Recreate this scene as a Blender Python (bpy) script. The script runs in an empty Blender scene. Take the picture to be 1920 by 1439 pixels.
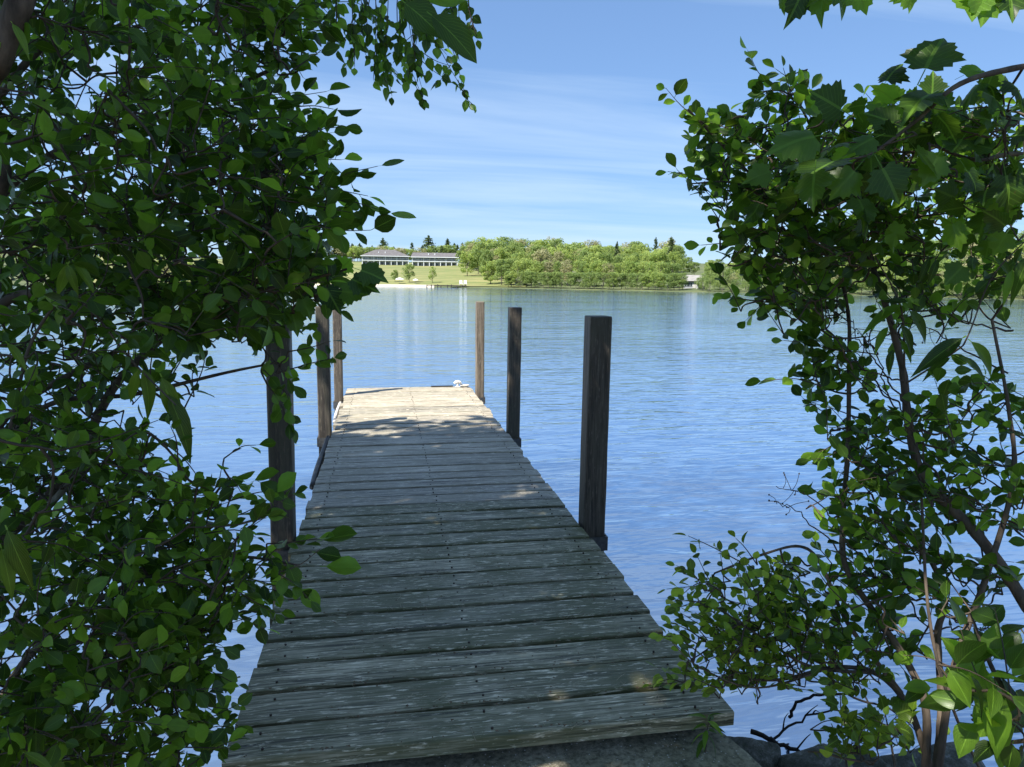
import bpy, math, random
import numpy as np
from mathutils import Vector, Matrix

R = math.radians
random.seed(11)
rng = np.random.default_rng(11)
sc = bpy.context.scene
col = sc.collection

# ------------------------------------------------------------------ camera
F = 1330.0                      # focal length in photo pixels (photo 1920 x 1439)
CX, CY = 960.0, 719.5
DECK = 0.60                     # deck top above the water (z = 0)
CAMP = np.array([-0.310, -2.017, DECK + 1.42])
YAW, PIT, ROL = R(10.21), R(8.35), R(0.63)
fw = np.array([math.sin(YAW) * math.cos(PIT), math.cos(YAW) * math.cos(PIT), -math.sin(PIT)])
r0 = np.array([math.cos(YAW), -math.sin(YAW), 0.0])
u0 = np.cross(r0, fw)
rt = r0 * math.cos(ROL) + u0 * math.sin(ROL)
up = -r0 * math.sin(ROL) + u0 * math.cos(ROL)
cam = bpy.data.cameras.new('camera')
camo = bpy.data.objects.new('camera', cam)
col.objects.link(camo)
camo.matrix_world = Matrix(((rt[0], up[0], -fw[0], CAMP[0]), (rt[1], up[1], -fw[1], CAMP[1]),
                            (rt[2], up[2], -fw[2], CAMP[2]), (0, 0, 0, 1)))
cam.sensor_fit = 'HORIZONTAL'
cam.sensor_width = 36.0
cam.lens = F / 1920.0 * 36.0
cam.clip_start = 0.05
cam.clip_end = 5000
sc.camera = camo

# ------------------------------------------------------------------ sky, sun, exposure
SUN_EL = R(54)
SUN_DIR = np.array([-0.86, -0.51])          # towards the sun, in the ground plane (left of the dock, a little behind)
SUN_DIR = SUN_DIR / np.linalg.norm(SUN_DIR)
world = bpy.data.worlds.new('World')
sc.world = world
world.use_nodes = True
nt = world.node_tree
nt.nodes.clear()
def nd(tree, t, **kw):
    n = tree.nodes.new(t)
    for k, v in kw.items():
        setattr(n, k, v)
    return n
out = nd(nt, 'ShaderNodeOutputWorld')
bg = nd(nt, 'ShaderNodeBackground')
bg.inputs['Strength'].default_value = 0.097
sky = nd(nt, 'ShaderNodeTexSky')
sky.sky_type = 'NISHITA'
sky.sun_disc = False
sky.sun_elevation = SUN_EL
sky.sun_rotation = math.atan2(SUN_DIR[0], SUN_DIR[1])
sky.altitude = 100
sky.air_density = 1.0
sky.dust_density = 0.0
sky.ozone_density = 3.5
tc = nd(nt, 'ShaderNodeTexCoord')
sep = nd(nt, 'ShaderNodeSeparateXYZ')
nt.links.new(tc.outputs['Generated'], sep.inputs[0])
# thin cirrus: the direction is projected on a high flat layer, then noise stretched along one bearing
zz = nd(nt, 'ShaderNodeMath', operation='MAXIMUM'); zz.inputs[1].default_value = 0.0
nt.links.new(sep.outputs['Z'], zz.inputs[0])
za = nd(nt, 'ShaderNodeMath', operation='ADD'); za.inputs[1].default_value = 0.10
nt.links.new(zz.outputs[0], za.inputs[0])
dx = nd(nt, 'ShaderNodeMath', operation='DIVIDE'); dy = nd(nt, 'ShaderNodeMath', operation='DIVIDE')
nt.links.new(sep.outputs['X'], dx.inputs[0]); nt.links.new(za.outputs[0], dx.inputs[1])
nt.links.new(sep.outputs['Y'], dy.inputs[0]); nt.links.new(za.outputs[0], dy.inputs[1])
cmb = nd(nt, 'ShaderNodeCombineXYZ')
nt.links.new(dx.outputs[0], cmb.inputs[0]); nt.links.new(dy.outputs[0], cmb.inputs[1])
mp = nd(nt, 'ShaderNodeMapping')
mp.inputs['Rotation'].default_value = (0, 0, R(-12))
mp.inputs['Scale'].default_value = (0.30, 1.15, 1)
mp.inputs['Location'].default_value = (1.3, 1.15, 0)
nt.links.new(cmb.outputs[0], mp.inputs[0])
nz = nd(nt, 'ShaderNodeTexNoise')
nz.inputs['Scale'].default_value = 1.0; nz.inputs['Detail'].default_value = 9; nz.inputs['Roughness'].default_value = 0.56
nz.inputs['Distortion'].default_value = 0.5
nt.links.new(mp.outputs[0], nz.inputs['Vector'])
rmp = nd(nt, 'ShaderNodeValToRGB')
rmp.color_ramp.elements[0].position = 0.43; rmp.color_ramp.elements[0].color = (0, 0, 0, 1)
rmp.color_ramp.elements[1].position = 0.78; rmp.color_ramp.elements[1].color = (1, 1, 1, 1)
nt.links.new(nz.outputs['Fac'], rmp.inputs[0])
cl = nd(nt, 'ShaderNodeMath', operation='MULTIPLY'); cl.inputs[1].default_value = 0.75
nt.links.new(rmp.outputs[0], cl.inputs[0])
hs = nd(nt, 'ShaderNodeGamma'); hs.inputs['Gamma'].default_value = 0.55
nt.links.new(sky.outputs[0], hs.inputs['Color'])
mx = nd(nt, 'ShaderNodeMix', data_type='RGBA')
mx.inputs['B'].default_value = (3.0, 3.8, 4.8, 1)
nt.links.new(cl.outputs[0], mx.inputs['Factor'])
tn = nd(nt, 'ShaderNodeMix', data_type='RGBA', blend_type='MULTIPLY')
tn.inputs['Factor'].default_value = 1.0; tn.inputs['B'].default_value = (0.76, 1.04, 1.45, 1)
nt.links.new(hs.outputs[0], tn.inputs['A'])
nt.links.new(tn.outputs['Result'], mx.inputs['A'])
nt.links.new(mx.outputs['Result'], bg.inputs['Color'])
nt.links.new(bg.outputs[0], out.inputs[0])

sl = bpy.data.lights.new('sun', 'SUN')
sl.energy = 5.0
sl.angle = R(0.53)
sl.color = (1.0, 0.95, 0.86)
so = bpy.data.objects.new('sun', sl)
col.objects.link(so)
sv = Vector((SUN_DIR[0] * math.cos(SUN_EL), SUN_DIR[1] * math.cos(SUN_EL), math.sin(SUN_EL)))
so.rotation_euler = sv.to_track_quat('Z', 'Y').to_euler()
so.location = (-20, -12, 30)

sc.view_settings.view_transform = 'Standard'
sc.view_settings.look = 'None'
sc.view_settings.exposure = 1.35
sc.view_settings.gamma = 1.0
sc.view_settings.use_curve_mapping = False
sc.render.engine = 'CYCLES'
sc.cycles.max_bounces = 6
sc.cycles.diffuse_bounces = 3
sc.cycles.glossy_bounces = 3
sc.cycles.transmission_bounces = 6
sc.cycles.use_denoising = True
sc.cycles.sample_clamp_indirect = 6.0
sc.cycles.caustics_reflective = False
sc.cycles.caustics_refractive = False

# ------------------------------------------------------------------ helpers
def W(px, py, d):
    """the world point d metres ahead of the camera that the photo shows at (px, py)"""
    return CAMP + d * (fw + rt * (px - CX) / F - up * (py - CY) / F)
def project(P):
    v = np.asarray(P) - CAMP
    z = v @ fw
    zs = np.where(np.abs(z) < 1e-6, 1e-6, z)
    return CX + F * (v @ rt) / zs, CY - F * (v @ up) / zs, z
def hit_z(px, py, z):
    d = fw + rt * (px - CX) / F - up * (py - CY) / F
    return CAMP + d * (z - CAMP[2]) / d[2]

def mesh_np(name, V, Fc, mats, uv=None, smooth=True):
    """Fc: list of faces or (n,k) array"""
    me = bpy.data.meshes.new(name)
    if isinstance(Fc, np.ndarray):
        n, k = Fc.shape
        me.vertices.add(len(V)); me.vertices.foreach_set('co', np.asarray(V, dtype=np.float32).ravel())
        me.loops.add(n * k); me.loops.foreach_set('vertex_index', Fc.astype(np.int32).ravel())
        me.polygons.add(n); me.polygons.foreach_set('loop_start', (np.arange(n) * k).astype(np.int32))
        if uv is not None:
            l = me.uv_layers.new(name='UVMap')
            l.data.foreach_set('uv', uv[Fc.ravel()].astype(np.float32).ravel())
        me.update(calc_edges=True)
    else:
        me.from_pydata([tuple(v) for v in V], [], Fc)
        if uv is not None:
            l = me.uv_layers.new(name='UVMap')
            vi = np.zeros(len(me.loops), dtype=np.int32); me.loops.foreach_get('vertex_index', vi)
            l.data.foreach_set('uv', np.asarray(uv)[vi].astype(np.float32).ravel())
    for m in (mats if isinstance(mats, (list, tuple)) else [mats]):
        me.materials.append(m)
    if smooth:
        me.polygons.foreach_set('use_smooth', np.ones(len(me.polygons), dtype=bool))
    return me

def tag(o, label=None, cat=None, group=None, kind=None):
    if label: o['label'] = label
    if cat: o['category'] = cat
    if group: o['group'] = group
    if kind: o['kind'] = kind
    return o
def add(name, me, parent=None, loc=None, mat=None):
    o = bpy.data.objects.new(name, me)
    col.objects.link(o)
    if parent: o.parent = parent
    if mat is not None: o.matrix_basis = mat
    elif loc is not None: o.location = loc
    return o
def empty(name, loc, rz=0.0):
    o = bpy.data.objects.new(name, None)
    o.empty_display_size = 0.2
    o.location = loc; o.rotation_euler = (0, 0, rz)
    col.objects.link(o)
    return o

class MB:
    """collects simple solids into one mesh"""
    def __init__(self):
        self.v = []; self.f = []
    def box(self, x0, x1, y0, y1, z0, z1):
        b = len(self.v)
        self.v += [(x0, y0, z0), (x1, y0, z0), (x1, y1, z0), (x0, y1, z0), (x0, y0, z1), (x1, y0, z1), (x1, y1, z1), (x0, y1, z1)]
        self.f += [[b + i for i in q] for q in ((0, 3, 2, 1), (4, 5, 6, 7), (0, 1, 5, 4), (1, 2, 6, 5), (2, 3, 7, 6), (3, 0, 4, 7))]
        return self
    def prism(self, pts, y0, y1):
        """pts in xz, extruded along y"""
        b = len(self.v); n = len(pts)
        self.v += [(x, y0, z) for x, z in pts] + [(x, y1, z) for x, z in pts]
        self.f += [[b + i for i in range(n)], [b + n + i for i in reversed(range(n))]]
        self.f += [[b + i, b + n + i, b + n + (i + 1) % n, b + (i + 1) % n] for i in range(n)]
        return self
    def tube(self, pts, rad, n=6):
        V, Fc = tube_np(np.array(pts, float), np.full(len(pts), rad) if np.isscalar(rad) else np.array(rad), n)
        b = len(self.v)
        self.v += [tuple(v) for v in V]; self.f += [[b + int(i) for i in q] for q in Fc]
        self.f += [[b + i for i in reversed(range(n))], [b + (len(pts) - 1) * n + i for i in range(n)]]
        return self
    def mesh(self, name, mat, smooth=False, bevel=0.0):
        me = bpy.data.meshes.new(name)
        me.from_pydata(self.v, [], self.f)
        me.materials.append(mat)
        if bevel:
            import bmesh
            bm = bmesh.new(); bm.from_mesh(me)
            bmesh.ops.bevel(bm, geom=bm.edges[:], offset=bevel, segments=2, affect='EDGES', profile=0.6)
            bm.to_mesh(me); bm.free()
        if smooth:
            me.polygons.foreach_set('use_smooth', np.ones(len(me.polygons), dtype=bool))
        return me
    def build(self, name, mat, parent=None, loc=None, smooth=False, bevel=0.0):
        return add(name, self.mesh(name, mat, smooth, bevel), parent, loc)

def tube_np(P, rad, n=5):
    """open tube along the polyline P: vertices and quads"""
    m = len(P)
    T = np.gradient(P, axis=0)
    T /= np.maximum(np.linalg.norm(T, axis=1, keepdims=True), 1e-9)
    ref = np.array([0.31, 0.2, 0.93]) if abs(T[:, 2]).mean() < 0.8 else np.array([1.0, 0.1, 0.0])
    A = np.cross(T, ref); A /= np.maximum(np.linalg.norm(A, axis=1, keepdims=True), 1e-9)
    B = np.cross(T, A)
    ang = np.arange(n) * 2 * math.pi / n
    V = P[:, None, :] + rad[:, None, None] * (np.cos(ang)[None, :, None] * A[:, None, :] + np.sin(ang)[None, :, None] * B[:, None, :])
    i = np.arange(m - 1)[:, None] * n; j = np.arange(n)[None, :]; j2 = (j + 1) % n
    Q = np.stack([i + j, i + j2, i + n + j2, i + n + j], axis=-1).reshape(-1, 4)
    return V.reshape(-1, 3), Q
def smooth_path(P, per=6, wob=0.0):
    """Catmull-Rom through the points"""
    P = np.asarray(P, float)
    Q = np.vstack([2 * P[0] - P[1], P, 2 * P[-1] - P[-2]])
    out = []
    for k in range(1, len(Q) - 2):
        for s in range(per):
            t = s / per
            a, b, c, d = Q[k - 1], Q[k], Q[k + 1], Q[k + 2]
            out.append(0.5 * ((2 * b) + (-a + c) * t + (2 * a - 5 * b + 4 * c - d) * t * t + (-a + 3 * b - 3 * c + d) * t ** 3))
    out.append(P[-1])
    out = np.array(out)
    if wob:
        n = rng.normal(0, wob, out.shape); n[0] = 0; n[-1] = 0
        out = out + n
    return out
class Tubes:
    def __init__(self): self.V = []; self.Q = []; self.n = 0
    def add(self, P, rad, n=5):
        v, q = tube_np(P, rad, n)
        self.V.append(v); self.Q.append(q + self.n); self.n += len(v)
    def mesh(self, name, mat):
        if not self.V: return None
        return mesh_np(name, np.vstack(self.V), np.vstack(self.Q), mat)

# ------------------------------------------------------------------ materials
def newmat(name):
    m = bpy.data.materials.new(name); m.use_nodes = True
    t = m.node_tree; b = t.nodes['Principled BSDF']
    return m, t, b
def ramp(t, stops, fac=None):
    n = t.nodes.new('ShaderNodeValToRGB')
    e = n.color_ramp.elements
    while len(e) < len(stops): e.new(0.5)
    for i, (p, c) in enumerate(stops):
        e[i].position = p; e[i].color = (*c, 1)
    if fac is not None: t.links.new(fac, n.inputs[0])
    return n
def noise(t, vec, scale, detail=4, rough=0.55, dist=0.0):
    n = t.nodes.new('ShaderNodeTexNoise')
    n.inputs['Scale'].default_value = scale; n.inputs['Detail'].default_value = detail
    n.inputs['Roughness'].default_value = rough; n.inputs['Distortion'].default_value = dist
    if vec is not None: t.links.new(vec, n.inputs['Vector'])
    return n
def mapping(t, vec, scale=(1, 1, 1), rot=(0, 0, 0), loc=(0, 0, 0)):
    n = t.nodes.new('ShaderNodeMapping')
    n.inputs['Scale'].default_value = scale; n.inputs['Rotation'].default_value = rot; n.inputs['Location'].default_value = loc
    t.links.new(vec, n.inputs['Vector'])
    return n
def mathn(t, op, a, b=None):
    n = t.nodes.new('ShaderNodeMath'); n.operation = op
    for i, v in enumerate((a, b)):
        if v is None: continue
        if isinstance(v, (int, float)): n.inputs[i].default_value = v
        else: t.links.new(v, n.inputs[i])
    return n
def mixc(t, fac, a, b, blend='MIX'):
    n = t.nodes.new('ShaderNodeMix'); n.data_type = 'RGBA'; n.blend_type = blend
    if isinstance(fac, (int, float)): n.inputs['Factor'].default_value = fac
    else: t.links.new(fac, n.inputs['Factor'])
    for k, v in (('A', a), ('B', b)):
        if isinstance(v, tuple): n.inputs[k].default_value = (*v, 1)
        else: t.links.new(v, n.inputs[k])
    return n
def bump(t, b, h, strength=0.3, dist=0.01):
    n = t.nodes.new('ShaderNodeBump')
    n.inputs['Strength'].default_value = strength; n.inputs['Distance'].default_value = dist
    t.links.new(h, n.inputs['Height']); t.links.new(n.outputs[0], b.inputs['Normal'])
    return n
def plain(name, c, rough=0.6, var=0.0, scale=3.0):
    m, t, b = newmat(name)
    b.inputs['Roughness'].default_value = rough
    if var:
        tcn = t.nodes.new('ShaderNodeTexCoord')
        n = noise(t, tcn.outputs['Object'], scale)
        lo = tuple(x * (1 - var) for x in c); hi = tuple(min(1, x * (1 + var)) for x in c)
        rp = ramp(t, [(0.3, lo), (0.7, hi)], n.outputs['Fac'])
        t.links.new(rp.outputs[0], b.inputs['Base Color'])
    else:
        b.inputs['Base Color'].default_value = (*c, 1)
    return m

def leaf_mat(name, dark, light, trans, tfac=0.38, rough=0.42, veins=True):
    m, t, b = newmat(name)
    oi = t.nodes.new('ShaderNodeObjectInfo'); ge = t.nodes.new('ShaderNodeNewGeometry')
    s = mathn(t, 'ADD', oi.outputs['Random'], ge.outputs['Random Per Island'])
    fr = mathn(t, 'FRACT', s.outputs[0])
    rp = ramp(t, [(0.0, tuple(x * 0.55 for x in dark)), (0.60, tuple(a * 0.72 + c * 0.28 for a, c in zip(dark, light))), (0.86, tuple(a * 0.4 + c * 0.6 for a, c in zip(dark, light))), (1.0, tuple(x * 1.2 for x in light))], fr.outputs[0])
    base = rp.outputs[0]
    if veins:
        uv0 = t.nodes.new('ShaderNodeUVMap')
        cb = t.nodes.new('ShaderNodeCombineXYZ'); rs_ = mathn(t, 'MULTIPLY', fr.outputs[0], 57.0); t.links.new(rs_.outputs[0], cb.inputs[2])
        va = t.nodes.new('ShaderNodeVectorMath'); va.operation = 'ADD'; t.links.new(uv0.outputs[0], va.inputs[0]); t.links.new(cb.outputs[0], va.inputs[1])
        pn = noise(t, va.outputs[0], 2.6, 5, 0.65)
        pr = ramp(t, [(0.32, (0.62, 0.62, 0.66)), (0.68, (1.3, 1.25, 1.1))], pn.outputs['Fac'])
        base = mixc(t, 1.0, base, pr.outputs[0], 'MULTIPLY').outputs['Result']
        sn = noise(t, va.outputs[0], 9.0, 3, 0.5)
        sr = ramp(t, [(0.70, (0, 0, 0)), (0.74, (1, 1, 1))], sn.outputs['Fac'])
        base = mixc(t, sr.outputs[0], base, (0.09, 0.06, 0.02)).outputs['Result']
    tr = ramp(t, [(0.0, tuple(x * 0.14 for x in trans)), (0.60, tuple(x * 0.42 for x in trans)), (0.86, tuple(x * 0.85 for x in trans)), (1.0, tuple(min(0.85, x * 1.25) for x in trans))], fr.outputs[0])
    if veins:
        uvn = t.nodes.new('ShaderNodeUVMap')
        sp = t.nodes.new('ShaderNodeSeparateXYZ'); t.links.new(uvn.outputs[0], sp.inputs[0])
        au = mathn(t, 'ABSOLUTE', sp.outputs[0])
        mid = mathn(t, 'LESS_THAN', au.outputs[0], 0.035)
        off = mathn(t, 'MULTIPLY', au.outputs[0], 0.55)
        vv = mathn(t, 'SUBTRACT', sp.outputs[1], off.outputs[0])
        vm = mathn(t, 'MULTIPLY', vv.outputs[0], 9.0)
        vf = mathn(t, 'FRACT', vm.outputs[0])
        sv_ = mathn(t, 'LESS_THAN', vf.outputs[0], 0.13)
        sv2 = mathn(t, 'MULTIPLY', sv_.outputs[0], 0.5)
        vs = mathn(t, 'MAXIMUM', mid.outputs[0], sv2.outputs[0])
        vfac = mathn(t, 'MULTIPLY', vs.outputs[0], 0.6)
        base = mixc(t, vfac.outputs[0], base, tuple(min(1, x * 1.7 + 0.01) for x in light)).outputs['Result']
        bump(t, b, vs.outputs[0], 0.25, 0.002)
        tr = mixc(t, vfac.outputs[0], tr.outputs[0], tuple(x * 0.45 for x in trans))
        trs = tr.outputs['Result']
    else:
        trs = tr.outputs[0]
    t.links.new(base, b.inputs['Base Color'])
    b.inputs['Roughness'].default_value = rough - 0.06
    b.inputs['Specular IOR Level'].default_value = 0.38
    tl = t.nodes.new('ShaderNodeBsdfTranslucent'); t.links.new(trs, tl.inputs['Color'])
    ms = t.nodes.new('ShaderNodeMixShader'); ms.inputs[0].default_value = tfac
    t.links.new(b.outputs[0], ms.inputs[1]); t.links.new(tl.outputs[0], ms.inputs[2])
    t.links.new(ms.outputs[0], t.nodes['Material Output'].inputs['Surface'])
    return m

M = {}
M['leaf_dark'] = leaf_mat('leaf_dark', (0.018, 0.054, 0.009), (0.165, 0.310, 0.028), (0.40, 0.76, 0.05), 0.52)
M['leaf_mid'] = leaf_mat('leaf_mid', (0.026, 0.072, 0.011), (0.180, 0.330, 0.032), (0.40, 0.74, 0.05), 0.50)
M['leaf_light'] = leaf_mat('leaf_light', (0.125, 0.240, 0.022), (0.250, 0.400, 0.040), (0.58, 0.82, 0.07), 0.50)
M['leaf_maple'] = leaf_mat('leaf_maple', (0.034, 0.086, 0.012), (0.115, 0.220, 0.022), (0.34, 0.64, 0.04), 0.50)
M['leaf_far'] = leaf_mat('leaf_far', (0.02, 0.05, 0.01), (0.05, 0.10, 0.02), (0.16, 0.28, 0.03), 0.4, veins=False)

def bark_mat(name, a, b_, scale=30.0):
    m, t, b = newmat(name)
    tcn = t.nodes.new('ShaderNodeTexCoord')
    mpn = mapping(t, tcn.outputs['Object'], (1, 1, 0.25))
    n = noise(t, mpn.outputs[0], scale, 6, 0.65)
    rp = ramp(t, [(0.32, a), (0.68, b_)], n.outputs['Fac'])
    t.links.new(rp.outputs[0], b.inputs['Base Color'])
    b.inputs['Roughness'].default_value = 0.9
    bump(t, b, n.outputs['Fac'], 0.6, 0.006)
    return m
M['bark'] = bark_mat('bark', (0.035, 0.026, 0.018), (0.14, 0.105, 0.075))
M['twig'] = bark_mat('twig', (0.03, 0.022, 0.014), (0.09, 0.065, 0.045), 60)
M['deadwood'] = bark_mat('deadwood', (0.12, 0.10, 0.08), (0.30, 0.27, 0.22), 60)
M['wetwood'] = bark_mat('wetwood', (0.008, 0.007, 0.006), (0.03, 0.024, 0.020), 50)

def wood_mat(name, dark, mid, light, moss, moss_from=0.0, axis='x', bump_s=0.55, knots=False):
    """weathered timber, grain along the given local axis; every board is offset by its object's random number"""
    m, t, b = newmat(name)
    tcn = t.nodes.new('ShaderNodeTexCoord'); oi = t.nodes.new('ShaderNodeObjectInfo')
    sh = t.nodes.new('ShaderNodeVectorMath'); sh.operation = 'SCALE'
    sh.inputs[0].default_value = (37.1, 19.7, 11.3); t.links.new(oi.outputs['Random'], sh.inputs['Scale'])
    ad = t.nodes.new('ShaderNodeVectorMath'); ad.operation = 'ADD'
    t.links.new(tcn.outputs['Object'], ad.inputs[0]); t.links.new(sh.outputs[0], ad.inputs[1])
    s1 = (1.6, 34, 34) if axis == 'x' else (34, 34, 1.6)
    s2 = (5.0, 150, 150) if axis == 'x' else (150, 150, 5.0)
    g1 = noise(t, mapping(t, ad.outputs[0], s1).outputs[0], 1.0, 7, 0.62, 0.35)
    g2 = noise(t, mapping(t, ad.outputs[0], s2).outputs[0], 1.0, 4, 0.6, 0.2)
    big = noise(t, ad.outputs[0], 2.3, 5, 0.6)
    s3 = (14, 95, 95) if axis == 'x' else (95, 95, 14)
    sm = noise(t, mapping(t, ad.outputs[0], s3).outputs[0], 1.0, 5, 0.7)
    a1 = mathn(t, 'MULTIPLY', g1.outputs['Fac'], 0.55)
    a2 = mathn(t, 'MULTIPLY', g2.outputs['Fac'], 0.45)
    g = mathn(t, 'ADD', a1.outputs[0], a2.outputs[0])
    rp = ramp(t, [(0.40, dark), (0.48, mid), (0.60, light)], g.outputs[0])
    # whole-board tone
    tone = ramp(t, [(0.0, (0.62, 0.64, 0.66)), (0.5, (0.9, 0.9, 0.9)), (1.0, (1.12, 1.10, 1.06))], oi.outputs['Random'])
    c = mixc(t, 1.0, rp.outputs[0], tone.outputs[0], 'MULTIPLY')
    # algae / moss in patches along the grain
    mo = mathn(t, 'MULTIPLY', big.outputs['Fac'], 0.6)
    mo2 = mathn(t, 'MULTIPLY', g1.outputs['Fac'], 0.4)
    mo3 = mathn(t, 'ADD', mo.outputs[0], mo2.outputs[0])
    mr = ramp(t, [(0.42 - moss_from, (0, 0, 0)), (0.62 - moss_from, (1, 1, 1))], mo3.outputs[0])
    c2 = mixc(t, mr.outputs[0], c.outputs['Result'], moss)
    fl = ramp(t, [(0.56, (0, 0, 0)), (0.66, (1, 1, 1))], sm.outputs['Fac'])
    f2 = mathn(t, 'MULTIPLY', fl.outputs[0], 0.75)
    c3 = mixc(t, f2.outputs[0], c2.outputs['Result'], tuple(min(1, x * 1.25) for x in light))
    t.links.new(c3.outputs['Result'], b.inputs['Base Color'])
    b.inputs['Roughness'].default_value = 0.62
    b.inputs['Specular IOR Level'].default_value = 0.5
    bump(t, b, g.outputs[0], bump_s, 0.012)
    return m
M['plank'] = wood_mat('plank_weathered', (0.050, 0.042, 0.030), (0.29, 0.255, 0.195), (0.62, 0.55, 0.44), (0.24, 0.215, 0.155), 0.0)
M['plank_moss'] = wood_mat('plank_mossy', (0.026, 0.026, 0.014), (0.215, 0.195, 0.120), (0.76, 0.67, 0.50), (0.105, 0.105, 0.045), 0.05)
M['post_dark'] = wood_mat('post_dark', (0.024, 0.019, 0.014), (0.064, 0.050, 0.037), (0.13, 0.105, 0.080), (0.05, 0.05, 0.03), -0.05, axis='z')  # darker timber, used on the near and middle posts
M['post_pale'] = wood_mat('post_pale', (0.045, 0.034, 0.024), (0.110, 0.088, 0.066), (0.20, 0.165, 0.125), (0.12, 0.10, 0.075), -0.12, axis='z')  # paler timber, used on the far pair of posts
M['beam'] = wood_mat('beam', (0.02, 0.016, 0.012), (0.05, 0.04, 0.03), (0.10, 0.085, 0.065), (0.03, 0.035, 0.02), 0.0)

# ------------------------------------------------------------------ water
def water_mat():
    m, t, b = newmat('lake_water')
    tcn = t.nodes.new('ShaderNodeTexCoord')
    v = tcn.outputs['Object']
    w1 = noise(t, mapping(t, v, (0.55, 1.35, 1), (0, 0, R(14))).outputs[0], 1.0, 3, 0.5, 0.6)
    w2 = noise(t, mapping(t, v, (1.7, 6.0, 1), (0, 0, R(8))).outputs[0], 1.0, 3, 0.5, 0.4)
    w3 = noise(t, mapping(t, v, (0.10, 0.22, 1), (0, 0, R(-10))).outputs[0], 1.0, 2, 0.5, 0.3)
    # calm and ruffled patches
    pt = noise(t, mapping(t, v, (0.035, 0.09, 1), (0, 0, R(5))).outputs[0], 1.0, 3, 0.5)
    pr = ramp(t, [(0.35, (0.35, 0.35, 0.35)), (0.65, (1, 1, 1))], pt.outputs['Fac'])
    h1 = mathn(t, 'MULTIPLY', w1.outputs['Fac'], 0.042)
    h2 = mathn(t, 'MULTIPLY', w2.outputs['Fac'], 0.034)
    h2p = mathn(t, 'MULTIPLY', h2.outputs[0], pr.outputs[0])
    h3 = mathn(t, 'MULTIPLY', w3.outputs['Fac'], 0.09)
    s = mathn(t, 'ADD', h1.outputs[0], h2p.outputs[0]); s = mathn(t, 'ADD', s.outputs[0], h3.outputs[0])
    bump(t, b, s.outputs[0], 0.8, 1.0)
    b.inputs['Base Color'].default_value = (0.028, 0.068, 0.150, 1)
    b.inputs['Roughness'].default_value = 0.05
    b.inputs['IOR'].default_value = 2.0
    gl = t.nodes.new('ShaderNodeBsdfGlossy'); gl.inputs['Color'].default_value = (0.84, 0.92, 1.0, 1); gl.inputs['Roughness'].default_value = 0.07
    t.links.new(b.inputs['Normal'].links[0].from_socket, gl.inputs['Normal'])
    ms = t.nodes.new('ShaderNodeMixShader'); ms.inputs[0].default_value = 0.66
    t.links.new(b.outputs[0], ms.inputs[1]); t.links.new(gl.outputs[0], ms.inputs[2])
    t.links.new(ms.outputs[0], t.nodes['Material Output'].inputs['Surface'])
    return m
M['water'] = water_mat()

# far shore distance (metres from the camera) by azimuth, degrees from +y
AZ_S = np.array([-90, -60, -40, -26, -10, 0, 5, 10, 17, 22, 27, 32, 38, 46, 60, 90.0])
D_S = np.array([70, 100, 130, 150, 168, 170, 166, 160, 150, 143, 139, 135, 130, 120, 100, 70.0])
def d_shore(az): return np.interp(az, AZ_S, D_S)
def wob(az): return 1.5 * np.sin(az * 0.7) + 0.8 * np.sin(az * 1.7 + 1)
def ground_h(az, d):
    """height of the far land"""
    s = d - (d_shore(az) + wob(az))
    return np.where(s < 0, np.maximum(s * 0.18, -1.2), 0.28 * (1 - np.exp(-s / 2.5)) + s * 0.058 * np.clip(s / 18, 0.25, 1) * np.clip(1.25 - s / 500, 0.3, 1.0))
def polar(az, d):
    a = np.radians(az)
    return CAMP[0] + d * np.sin(a), CAMP[1] + d * np.cos(a)
def az_of(px):
    """azimuth of a photo column at the horizon"""
    v = fw + rt * (px - CX) / F
    return math.degrees(math.atan2(v[0], v[1]))
def hor_y(px):
    """photo row of the horizon at a column"""
    # point far away on the horizon with that azimuth
    a = math.radians(az_of(px))
    P = CAMP + np.array([math.sin(a), math.cos(a), 0]) * 1e6
    return float(project(P)[1])

g = MB(); 
lake = add('lake', mesh_np('lake', [(-420, -1.9, 0), (420, -1.9, 0), (420, 260, 0), (-420, 260, 0)], [[0, 1, 2, 3]], M['water'], smooth=False))
tag(lake, 'blue rippled lake water', None, None, 'structure')

# far land as one polar sheet
def land_mat():
    m, t, b = newmat('far_land')
    tcn = t.nodes.new('ShaderNodeTexCoord')
    n = noise(t, tcn.outputs['Object'], 0.15, 5, 0.6)
    rp = ramp(t, [(0.35, (0.045, 0.065, 0.022)), (0.65, (0.09, 0.105, 0.04))], n.outputs['Fac'])
    t.links.new(rp.outputs[0], b.inputs['Base Color']); b.inputs['Roughness'].default_value = 0.95
    return m
M['land'] = land_mat()
def polar_sheet(name, azs, dfun, nd_, lift, mat, kind='structure'):
    V = []
    for a in azs:
        for k in range(nd_):
            d = dfun(a, k / (nd_ - 1))
            x, y = polar(a, d)
            V.append((x, y, float(ground_h(a, d)) + lift))
    n = len(azs)
    Q = np.array([[i * nd_ + k, (i + 1) * nd_ + k, (i + 1) * nd_ + k + 1, i * nd_ + k + 1] for i in range(n - 1) for k in range(nd_ - 1)])[:, ::-1]
    o = add(name, mesh_np(name, np.array(V), Q, mat))
    tag(o, None, None, None, kind)
    return o
azs = np.linspace(-88, 88, 353)
hill = polar_sheet('hillside', azs, lambda a, t: d_shore(a) + wob(a) - 7 + (t ** 2.2) * 900, 60, 0.0, M['land'])
hill['label'] = 'wooded hillside rising behind the far shore'

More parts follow.
